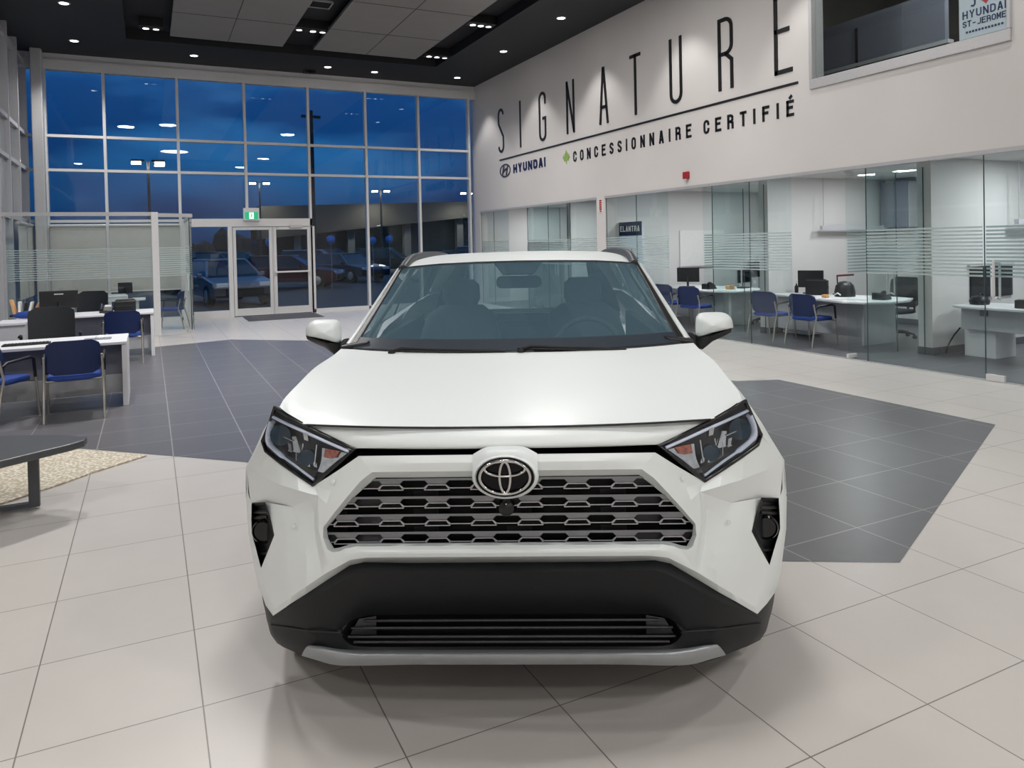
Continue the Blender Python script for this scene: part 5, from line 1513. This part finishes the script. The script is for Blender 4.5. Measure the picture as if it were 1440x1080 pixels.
# ---- lower bumper (black)
r0 = [(0, 793, .02), (75, 793, .02), (142, 793, .02), (205, 791.5, .02), (226, 796, .02), (260, 817, .024), (300, 842, .026), (341, 867, .02), (353, 852, .06), (361, 837, 2.82)]
r1 = [(0, 806, -.052), (75, 806, -.052), (142, 806, -.052), (203, 805, -.048), (222, 810, -.040), (256, 829, -.022), (298, 852, -.002), (343, 871, .014), (353, 863, .055), (359, 850, 2.81)]
r2 = [(0, 836, -.012), (75, 836, -.012), (140, 836, -.012), (196, 836, -.012), (216, 841, -.014), (252, 858, -.012), (296, 870, .002), (345, 874, .016), (352, 871, .05), (356, 862, 2.83)]
r3 = [(0, 866, .05), (75, 866, .05), (140, 866, .05), (200, 866, .045), (222, 872, .03), (246, 889, .008), (290, 888, .012), (344, 880, .02), (350, 878, .05), (353, 873, 2.80)]
LB = panel('lower_bumper', [
    ([r0, r1], dict(kr=1, k=2, lin=True)), ([r1, r2, r3], dict(kr=3, k=2, lin=True)),
    # apron under the intake and the corners
    ([[(0, 912, .01), (75, 912, .01), (150, 912, .01), (214, 911, .01), (232, 905, .008), (240, 895, .008), (246, 889, .008)],
      [(0, 920, -.004), (75, 920, -.004), (150, 920, -.004), (216, 920, -.002), (246, 917, .0), (268, 905, .004), (290, 888, .012)]], dict(kr=3, k=3)),
    ([[(246, 917, .0), (268, 905, .004), (290, 888, .012), (344, 880, .02), (350, 878, .05), (353, 873, 2.80)], [(262, 920, .01), (284, 914, .012), (304, 908, .02), (338, 897, .03), (346, 893, .06), (348, 890, 2.80)], [(262, 936, .03), (290, 928, .03), (306, 920, .04), (326, 912, .06), (337, 906, .09), (340, 903, 2.76)]], dict(kr=3, k=2, lin=True)),
    ([[(0, 920, -.004), (100, 920, -.004), (216, 920, -.002), (246, 917, .0), (262, 920, .01)], [(0, 936, .04), (100, 936, .04), (216, 937, .04), (248, 936, .04), (262, 936, .03)]], dict(kr=2, k=3)),
], M['clad'], ang=24)
for s in (1, -1): MB().tube(crs([pt((p[0], p[1], p[2] - .002), s) for p in [(240, 892, .006), (248, 891, .006), (290, 888, .012), (344, 880, .02)]], 4), .0025, 6).build('seam', M['seam'], LB)
LG = empty('lower_grille', parent=CAR)
panel('intake_backing', [[[(0, 864, .05), (140, 864, .05), (200, 865, .045), (226, 874, .03), (240, 892, .01)], [(0, 888, .14), (140, 888, .14), (200, 888, .14), (222, 888, .12), (236, 893, .04)], [(0, 914, .02), (140, 914, .02), (214, 912, .02), (230, 907, .016), (242, 896, .01)]]], M['gback'], LG)
for (y, w_, d) in ((874.5, 208, .05), (885, 226, .045), (897.5, 230, .03), (905, 222, .02)):
    a = [pt((w_ * (1 - i / 6), y - (.0), d), 1) for i in range(7)] + [pt((w_ * (i / 6), y, d), -1) for i in range(1, 7)]
    MB().tube(a, .0045, 8).build('slat', M['gdark'], LG, smooth=60)
for s in (1, -1):
    mb = MB(); patch(mb, [[(190, 868, .055), (215, 872, .05)], [(190, 894, .055), (228, 894, .045)]], kr=2, sides=(s,)); mb.build('duct_shutter', M['gdark'], LG)
panel('skid_plate', [
    ([[(0, 918.5, -.022), (75, 918.5, -.022), (150, 918.5, -.022), (216, 918, -.020), (246, 915, -.016), (268, 911, -.012), (287, 909, -.006)],
      [(0, 923, -.036), (75, 923, -.036), (150, 923, -.036), (216, 923, -.034), (248, 920, -.03), (271, 916, -.024), (291, 912, -.014)],
      [(0, 931, -.026), (75, 931, -.026), (150, 931, -.026), (218, 931, -.024), (250, 929, -.02), (276, 922, -.014), (295, 917, -.006)],
      [(0, 937, .0), (75, 937, .0), (150, 937, .0), (218, 938.5, .0), (252, 937, .004), (278, 930, .008), (299, 924, .012)]], dict(kr=3, k=4)),
    ([[(0, 918.5, -.022), (75, 918.5, -.022), (150, 918.5, -.022), (216, 918, -.020), (246, 915, -.016), (268, 911, -.012), (287, 909, -.006)], [(0, 916, .0), (75, 916, .0), (150, 916, .0), (216, 916, .0), (246, 914, .0), (268, 910.5, .004), (286, 909, .01)]], dict(kr=1, k=4)),
], M['skid'], ang=50)

# ---- cabin glass, pillars, roof
W0 = [(0, 497, 3.40), (80, 496.5, 3.405), (155, 494, 3.43), (203, 491, 3.46), (230, 488.5, 3.49)]
W1 = [(0, 369, 4.12), (57, 369.5, 4.125), (110, 371, 4.14), (145, 373.5, 4.155), (164.5, 375.5, 4.17)]
def wmix(t, bow=0.0):
    return [(a[0] + (b[0] - a[0]) * t, a[1] + (b[1] - a[1]) * t, a[2] + (b[2] - a[2]) * t) for a, b in zip(W0, W1)]
def w3(t):
    o = []
    for a, b in zip(W0, W1):
        pa, pb = pt(a), pt(b)
        o.append(pa.lerp(pb, t))
    return o
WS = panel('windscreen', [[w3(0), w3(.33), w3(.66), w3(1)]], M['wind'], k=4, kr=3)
panel('ceramic_band', [[[v + Vector((0, -.003, .004)) for v in w3(.01)], [v + Vector((0, -.003, .004)) for v in w3(.12)]]], pm('ceramic_band_reflection', S(50, 58, 68), .3, noise=.05), WS, k=4, kr=2)  # frit band, its grey also holding the glass reflection over the dash
mb = MB()
for s in (1, -1):
    path = [pt(p, s) for p in W1] + [pt(v, s) for v in (w3(.66)[-1], w3(.33)[-1], w3(0)[-1])] + [pt(p, s) for p in W0[::-1]]
    mb.tube(path, .006, 6)
mb.build('windscreen_seal', M['black'], CAR, smooth=60)
panel('cowl', [[[(0, 488, 3.445), (80, 487.5, 3.45), (155, 485.5, 3.475), (203, 483, 3.50), (224, 481, 3.52)], [(0, 499, 3.385), (80, 498.5, 3.39), (155, 496, 3.415), (203, 493, 3.445), (232, 490, 3.475)]]], pm('black_cowl_band', S(40, 46, 54), .35, noise=.05), kr=2)
for (a, b, c_) in ((-175, -20, 0), (8, 150, 0)):
    wp = empty('wiper', parent=CAR)
    def wq(h, y, D): return Q(abs(h), y, D, 1 if h >= 0 else -1)
    MB().tube([wq(a, 493, 3.40), wq(a + 14, 488.5, 3.41), wq(a + 60, 491, 3.395), wq(b, 494, 3.385)], [.010, .009, .005, .003], 8).build('wiper_arm', M['rubber'], wp, smooth=50)
    MB().tube([wq(a + 18, 493, 3.40), wq((a + b) / 2, 494.5, 3.39), wq(b + 6, 495, 3.385)], .005, 6).build('wiper_blade', M['rubber'], wp)
    MB().lathe([(.018, .0), (.014, .02), (.0001, .024)], wq(a, 496, 3.385), n=10).build('pivot_cap', M['rubber'], wp)
e0 = [(230, 489, 3.49), (213.5, 460, 3.66), (197, 431.5, 3.83), (180.5, 403, 4.0), (164.5, 375.5, 4.17)]
e1 = [(238, 489, 3.505), (220, 460, 3.675), (203, 431.5, 3.845), (185, 403, 4.015), (166.5, 376, 4.18)]
e2 = [(248, 490, 3.53), (226.8, 460, 3.70), (207.5, 431, 3.87), (189, 403, 4.04), (170.5, 375, 4.20)]
e1 = [tuple(p[i] + .58 * (q[i] - p[i]) for i in range(3)) for p, q in zip(e0, e2)]
for s in (1, -1):
    mb = MB(); patch(mb, [e0, e1], kr=1, sides=(s,)); ap = mb.build('a_pillar_trim', M['black'], CAR, smooth=40)
    mb = MB(); patch(mb, [e1, [(p[0] + .35 * (q[0] - p[0]) + 1, p[1], p[2] - .01) for p, q in zip(e1, e2)], e2, [(p[0] + 1, p[1], p[2] + .06) for p in e2]], kr=2, sides=(s,)); mb.build('a_pillar', M['paint'], CAR, smooth=50)
    mb = MB(); mb.prism([(.70, 1.145), (.84, 1.125), (.86, 1.075), (.74, 1.09)], 3.50 - D0, 3.62 - D0, 'y')
    for v in mb.v: v.x *= s
    mb.build('mirror_sail', M['black'], CAR, bevel=.01)
fr = [0, .4, .75, .92, 1.0]; dz = [0, .06, .22, .5, 1.0]
def roofrow(D, zc, w_, ze): return [L3(w_ * f, D, zc - (zc - ze) * d) for f, d in zip(fr, dz)]
RF = panel('roof', [[[pt(p) for p in W1], roofrow(4.35, 1.521, .665, 1.478), roofrow(4.6, 1.537, .672, 1.488), roofrow(5.2, 1.541, .675, 1.49), roofrow(6.0, 1.515, .66, 1.47), roofrow(6.6, 1.475, .62, 1.44)]], M['paint'], k=4, kr=4, ang=50)
panel('headliner', [[[pt((p[0], p[1] + 2, p[2] + .01)) for p in W1], roofrow(4.6, 1.50, .64, 1.45), roofrow(5.4, 1.50, .64, 1.45), roofrow(6.5, 1.44, .6, 1.41)]], M['head'], k=2, kr=2)
for s in (1, -1):
    rl = crs([Vector((s * x, D - D0, z)) for x, D, z in ((.652, 4.17, 1.463), (.655, 4.30, 1.492), (.655, 4.48, 1.518), (.655, 4.8, 1.526), (.655, 5.4, 1.526), (.645, 6.0, 1.505), (.63, 6.4, 1.46))], 4)
    MB().tube(rl, .026, 10).build('roof_rail', pm('dark_grey_rail', S(54, 57, 62), .45, noise=.04), CAR, smooth=60)

# ---- fenders, doors, quarters, side glass
F0 = [(331, 570.5, .03), (325, 570, 2.58), (320, 558, 2.66), (303, 538, 2.82), (281, 514, 3.07), (259, 498, 3.33), (248, 488, 3.49)]
DS = [2.66, 2.78, 2.93, 3.15, 3.38, 3.62]
def arch(D, c, R=.43, zc=.36):
    q = R * R - (D - c) ** 2
    return zc + math.sqrt(q) if q > 0 else zc
for s in (1, -1):
    row1 = [pt((341, 594, .018))] + [L3(x, D, z) for x, D, z in ((.885, 2.645, .955), (.895, 2.78, .972), (.905, 2.93, .985), (.91, 3.15, 1.0), (.905, 3.38, 1.02), (.895, 3.62, 1.04))]
    row2 = [pt((352, 619, .006))] + [L3(x, D, z) for x, D, z in ((.945, 2.70, .865), (.965, 2.80, .86), (.985, 2.95, .86), (.992, 3.15, .87), (.99, 3.38, .88), (.985, 3.62, .90))]
    row3 = [pt((379, 657, -.004)), pt((379, 657, 2.75))] + [L3(1.012, D, .775) for D in DS[1:]]
    row4 = [pt((380, 700, 2.77)), pt((380, 700, 2.78)), L3(1.012, 2.85, .62), L3(1.012, 2.95, max(.66, arch(2.95, 3.27))), L3(1.012, 3.2, arch(3.2, 3.27)), L3(1.012, 3.45, arch(3.45, 3.27)), L3(1.005, 3.62, arch(3.62, 3.27))]
    mb = MB(); patch(mb, [F0, row1, row2, row3], k=3, kr=3, sides=(s,)); patch(mb, [row3, row4], k=3, kr=1, sides=(s,))
    mb.build('front_fender', M['paint'], CAR, weld=True, smooth=45)
    for c in (3.27, 6.02):
        mb = MB(); g0, g1, g2 = [], [], []
        for i in range(19):
            a = R_(200 - 220 * i / 18)
            g0.append(Vector((s * .984, c + .45 * math.cos(a) - D0, .36 + .45 * math.sin(a)))); g1.append(Vector((s * .992, c + .40 * math.cos(a) - D0, .36 + .40 * math.sin(a)))); g2.append(Vector((s * .80, c + .39 * math.cos(a) - D0, .36 + .39 * math.sin(a))))
        mb.grid([g0, g1, g2]); mb.build('wheel_arch', M['clad'], CAR, smooth=50)
    def prof(D, top): return [L3(.82, D, top), L3(.90, D, top - .07), L3(.985, D, .90), L3(1.0, D, .78), L3(.985, D, .58), L3(.965, D, .42)]
    for nm, a, b in (('front_door', 3.625, 4.75), ('rear_door', 4.76, 5.58)):
        mb = MB(); cols = [prof(a + (b - a) * i / 4, 1.12 + .012 * i) for i in range(5)]
        patch(mb, [[c[j] for c in cols] for j in range(6)], k=2, kr=2, sides=(s,)); d_ = mb.build(nm, M['paint'], CAR, smooth=50)
        MB().tube([Vector((s * .985, b - .28 - D0, .93)), Vector((s * 1.03, b - .24 - D0, .935)), Vector((s * 1.03, b - .10 - D0, .94)), Vector((s * .985, b - .06 - D0, .94))], .013, 8).build('handle', M['paint'], d_, smooth=50)
    mb = MB(); cols = [[L3(.82, D, 1.17), L3(.90, D, 1.09), L3(.985, D, .92), L3(1.0, D, .80), L3(1.005, D, max(.62, arch(D, 6.02, .44)))] for D in (5.59, 5.75, 5.9, 6.1, 6.3, 6.45)] + [[L3(.74, 6.78, 1.16), L3(.80, 6.80, 1.07), L3(.88, 6.80, .90), L3(.90, 6.82, .78), L3(.90, 6.84, .60)]]
    patch(mb, [[c[j] for c in cols] for j in range(5)], k=2, kr=2, sides=(s,)); mb.build('rear_quarter', M['paint'], CAR, smooth=50)
    mb = MB(); mb.grid([[Vector((s * .965, 3.66 - D0, .44)), Vector((s * .965, 5.6 - D0, .44))], [Vector((s * .985, 3.7 - D0, .34)), Vector((s * .985, 5.58 - D0, .34))], [Vector((s * .93, 3.7 - D0, .25)), Vector((s * .93, 5.58 - D0, .25))]]); mb.build('sill_cladding', M['clad'], CAR)
    for nm, (a, b, c2, d2) in (('front_side_window', (3.60, 4.70, 4.30, 4.66)), ('rear_side_window', (4.80, 5.58, 4.76, 5.5)), ('quarter_window', (5.64, 6.35, 5.58, 6.1))):
        mb = MB(); mb.grid([[Vector((s * .825, a - D0, 1.125 + .02 * (a - 3.6))), Vector((s * .825, b - D0, 1.125 + .02 * (b - 3.6)))], [Vector((s * .672, c2 - D0, 1.465)), Vector((s * .672, d2 - D0, 1.475))]])
        mb.build(nm, M['sideglass'], CAR)
    for (a, b, c2, d2, mt, nm) in ((4.70, 4.80, 4.66, 4.76, 'black', 'b_pillar'), (5.58, 5.64, 5.5, 5.58, 'black', 'c_pillar'), (6.35, 6.80, 6.1, 6.6, 'paint', 'd_pillar')):
        mb = MB(); mb.grid([[Vector((s * .826, a - D0, 1.125 + .02 * (a - 3.6))), Vector((s * (.826 if b < 6.5 else .74), b - D0, 1.125 + .02 * (b - 3.6)))], [Vector((s * .674, c2 - D0, 1.465)), Vector((s * (.674 if b < 6.5 else .62), d2 - D0, 1.475 if b < 6.5 else 1.445))]])
        mb.build(nm, M[mt], CAR)
    # wheels
    for c in (3.27, 6.02):
        wh = empty('wheel', (s * .88, c - D0, .345), parent=CAR)
        MB().lathe([(.22, -.10), (.315, -.115), (.34, -.09), (.345, -.04), (.345, .04), (.34, .09), (.315, .115), (.22, .10)], n=36, axis='x').build('tire', M['rubber'], wh, smooth=40)
        rm = MB(); rm.lathe([(.225, s * .10), (.215, s * .06), (.20, -s * .08)], n=36, axis='x'); rm.lathe([(.05, s * .085), (.03, s * .10), (.0001, s * .10)], n=16, axis='x')
        for k in range(5):
            a = 2 * math.pi * k / 5
            for off in (-.16, .16): rm.tube([(s * .08, .04 * math.cos(a), .04 * math.sin(a)), (s * .085, .21 * math.cos(a + off), .21 * math.sin(a + off))], [.022, .014], 6)
        rm.build('rim', M['steel'], wh, smooth=40)
        MB().lathe([(.16, -.01), (.16, .01)], n=24, axis='x').build('brake_disc', M['gdark'], wh)
# ---- mirrors
for s in (1, -1):
    MR = empty('door_mirror', parent=CAR)
    ol = [(250, 452), (256, 446.5), (270, 445.5), (285, 446), (294, 449.5), (299, 456), (300.5, 464), (299, 469), (286, 472), (268, 476.5), (252, 480), (249, 470)]
    c0 = (274, 461)
    def ring(sc, D, oy=0): return [Q(c0[0] + (p[0] - c0[0]) * sc, c0[1] + (p[1] - c0[1]) * sc + oy, D, s) for p in ol]
    rg = [ring(.90, 3.84, 1), ring(.99, 3.79), ring(1.0, 3.72), ring(.96, 3.66), ring(.80, 3.615, 1.5), ring(.5, 3.59, 3), ring(.002, 3.583, 4)]
    for r in rg: r.append(r[0])
    mb = MB(); mb.grid([crs(r, 3) for r in rg]); mb.build('mirror_housing', M['paint'], MR, weld=True, smooth=60)
    mb = MB(); mb.add(ring(.88, 3.835, 1), [list(range(len(ol)))]); mb.build('mirror_glass', M['chrome'], MR)
    ol2 = [(251, 480), (268, 476.5), (286, 472), (299.5, 468.5), (298, 473.5), (288, 479), (272, 486), (262, 494), (256, 494), (251, 486)]
    a = [Q(p[0], p[1], 3.65, s) for p in ol2]; b = [Q(p[0], p[1], 3.80, s) for p in ol2]; k = len(a); cen = Q(272, 479, 3.61, s)
    mb = MB(); mb.add(a + b + [cen], [(i, (i + 1) % k, k + (i + 1) % k, k + i) for i in range(k)] + [(i, (i + 1) % k, 2 * k) for i in range(k)] + [[k + i for i in range(k)]])
    mb.build('mirror_base', M['black'], MR, smooth=40)
    MB().tube([Q(258, 489, 3.72, s), Q(248, 487, 3.70, s), Q(240, 484, 3.66, s)], [.03, .034, .04], 10).build('mirror_arm', M['black'], MR, smooth=60)
# ---- rear
panel('tailgate', [[[L3(0, 6.90, .99), L3(.4, 6.89, .99), L3(.76, 6.82, .99)], [L3(0, 6.96, .93), L3(.4, 6.95, .93), L3(.84, 6.85, .91)], [L3(0, 6.93, .62), L3(.4, 6.92, .62), L3(.86, 6.85, .62)]]], M['paint'], k=3, kr=2)
panel('rear_bumper', [[[L3(0, 6.93, .62), L3(.5, 6.92, .62), L3(.90, 6.84, .62)], [L3(0, 7.0, .5), L3(.5, 6.98, .5), L3(.92, 6.85, .5)], [L3(0, 6.95, .27), L3(.5, 6.93, .27), L3(.88, 6.82, .27)]]], M['clad'], k=3, kr=2)
panel('rear_window', [[[L3(0, 6.62, 1.465), L3(.3, 6.615, 1.46), L3(.58, 6.6, 1.44)], [L3(0, 6.90, .99), L3(.35, 6.89, .99), L3(.70, 6.82, .99)]]], M['sideglass'], k=3, kr=2)
for s in (1, -1):
    mb = MB(); mb.grid([[Vector((s * .55, 6.93 - D0, 1.05)), Vector((s * .80, 6.845 - D0, 1.08))], [Vector((s * .58, 6.96 - D0, .93)), Vector((s * .86, 6.85 - D0, .92))]]); mb.build('tail_light', M['red'], CAR, solid=.02)
MB().box(-.86, .86, 2.75 - D0, 6.8 - D0, .26, .40).build('underbody', M['black'], CAR)
MB().box(-.70, .70, 2.50 - D0, 3.35 - D0, .40, .80).build('engine_block', M['black'], CAR, bevel=.05)
# ---- interior
INR = empty('interior', parent=CAR)
panel('dashboard', [[[L3(0, 3.45, 1.07), L3(.4, 3.47, 1.07), L3(.74, 3.55, 1.07)], [L3(0, 3.75, 1.085), L3(.4, 3.76, 1.08), L3(.74, 3.80, 1.06)], [L3(0, 3.95, 1.05), L3(.4, 3.95, 1.03), L3(.74, 3.95, 1.0)], [L3(0, 3.98, .6), L3(.4, 3.98, .6), L3(.74, 3.98, .6)]]], M['dash'], INR, k=3, kr=3)
sw = MB(); cc = Vector((.385, 4.16 - D0, .985))
sw.tube([cc + Vector((.185 * math.cos(2 * math.pi * i / 32), .06 * math.sin(2 * math.pi * i / 32), .175 * math.sin(2 * math.pi * i / 32))) for i in range(32)], .016, 8, closed=True)
SWH = sw.build('steering_wheel', M['dash'], INR, smooth=60)
MB().lathe([(.07, .04), (.06, -.02), (.0001, -.03)], cc, n=16, axis='y').build('wheel_hub', M['dash'], SWH, smooth=50)
for a in (0, 180, 270): MB().tube([cc, cc + Vector((.18 * math.cos(R_(a)), .05 * math.sin(R_(a)), .17 * math.sin(R_(a))))], .018, 6).build('spoke', M['dash'], SWH)
for s in (1, -1):
    mb = MB(); rows = []
    for z, w_, y, th in ((.62, .25, 4.62, .10), (.8, .26, 4.68, .11), (1.0, .26, 4.76, .10), (1.14, .22, 4.82, .08), (1.2, .14, 4.85, .05)):
        rows.append([Vector((s * .40 + p[0], y - D0 + p[1], z)) for p in rr(w_ * 2, th * 2, .07, 4)])
    for r in rows: r.append(r[0])
    mb.grid(rows); mb.add(rows[-1][:-1], [list(range(len(rows[-1]) - 1))]); fs_ = mb.build('front_seat', M['seatc'], INR, smooth=50)
    mb = MB(); hr = [[Vector((s * .40 + p[0], 4.88 - D0 + p[1], z)) for p in rr(w_, .10, .045, 4)] for z, w_ in ((1.19, .2), (1.24, .25), (1.33, .24), (1.365, .16))]
    for r in hr: r.append(r[0])
    mb.grid(hr); mb.add(hr[-1][:-1], [list(range(len(hr[-1]) - 1))]); mb.build('headrest', M['seatc'], fs_, smooth=50)
mb = MB(); mb.prism([(5.55 - D0, .5), (5.73 - D0, .99), (5.85 - D0, .99), (5.8 - D0, .5)], -.66, .66, 'x'); mb.build('rear_seat', M['seatc'], INR, bevel=.04)
for x in (-.42, .42): MB().box(x - .12, x + .12, 5.74 - D0, 5.84 - D0, .99, 1.10).build('rear_headrest', M['seatc'], INR, bevel=.03)
mb = MB(); mb.prism([(-.14, 1.495), (.14, 1.495), (.085, 1.42), (-.085, 1.42)], 4.12 - D0, 4.22 - D0, 'y'); mb.build('camera_housing', M['dash'], INR, bevel=.01)
mb = MB(); mb.prism(rr(.26, .07, .03, 4), 0, .03); 
for v in mb.v: v.x, v.y, v.z = v.x + .0, 4.24 - D0 + v.z, 1.375 + v.y
mb.build('rear_view_mirror', M['dash'], INR)
for s in (1, -1):
    mb = MB(); mb.grid([[Vector((s * .775, 3.62 - D0, 1.10)), Vector((s * .775, 3.75 - D0, 1.10))], [Vector((s * .625, 4.26 - D0, 1.455)), Vector((s * .625, 4.40 - D0, 1.455))]]); mb.build('pillar_lining', M['head'], INR, solid=.01)
    mb = MB(); mb.box(min(s * .76, s * .80), max(s * .76, s * .80), 3.7 - D0, 5.6 - D0, .5, 1.08); mb.build('door_lining', M['dash'], INR)
MB().box(-.83, .83, 6.64 - D0, 6.68 - D0, .44, .97).build('tailgate_lining', M['dash'], INR)
for s in (1, -1): MB().prism([(s * .60, .97), (s * .84, .97), (s * .80, 1.12), (s * .66, 1.44), (s * .54, 1.42)], 6.66 - D0, 6.70 - D0, 'y').build('quarter_lining', M['dash'], INR)
MB().box(-.78, .78, 3.4 - D0, 6.8 - D0, .40, .44).build('cabin_floor', M['dash'], INR)
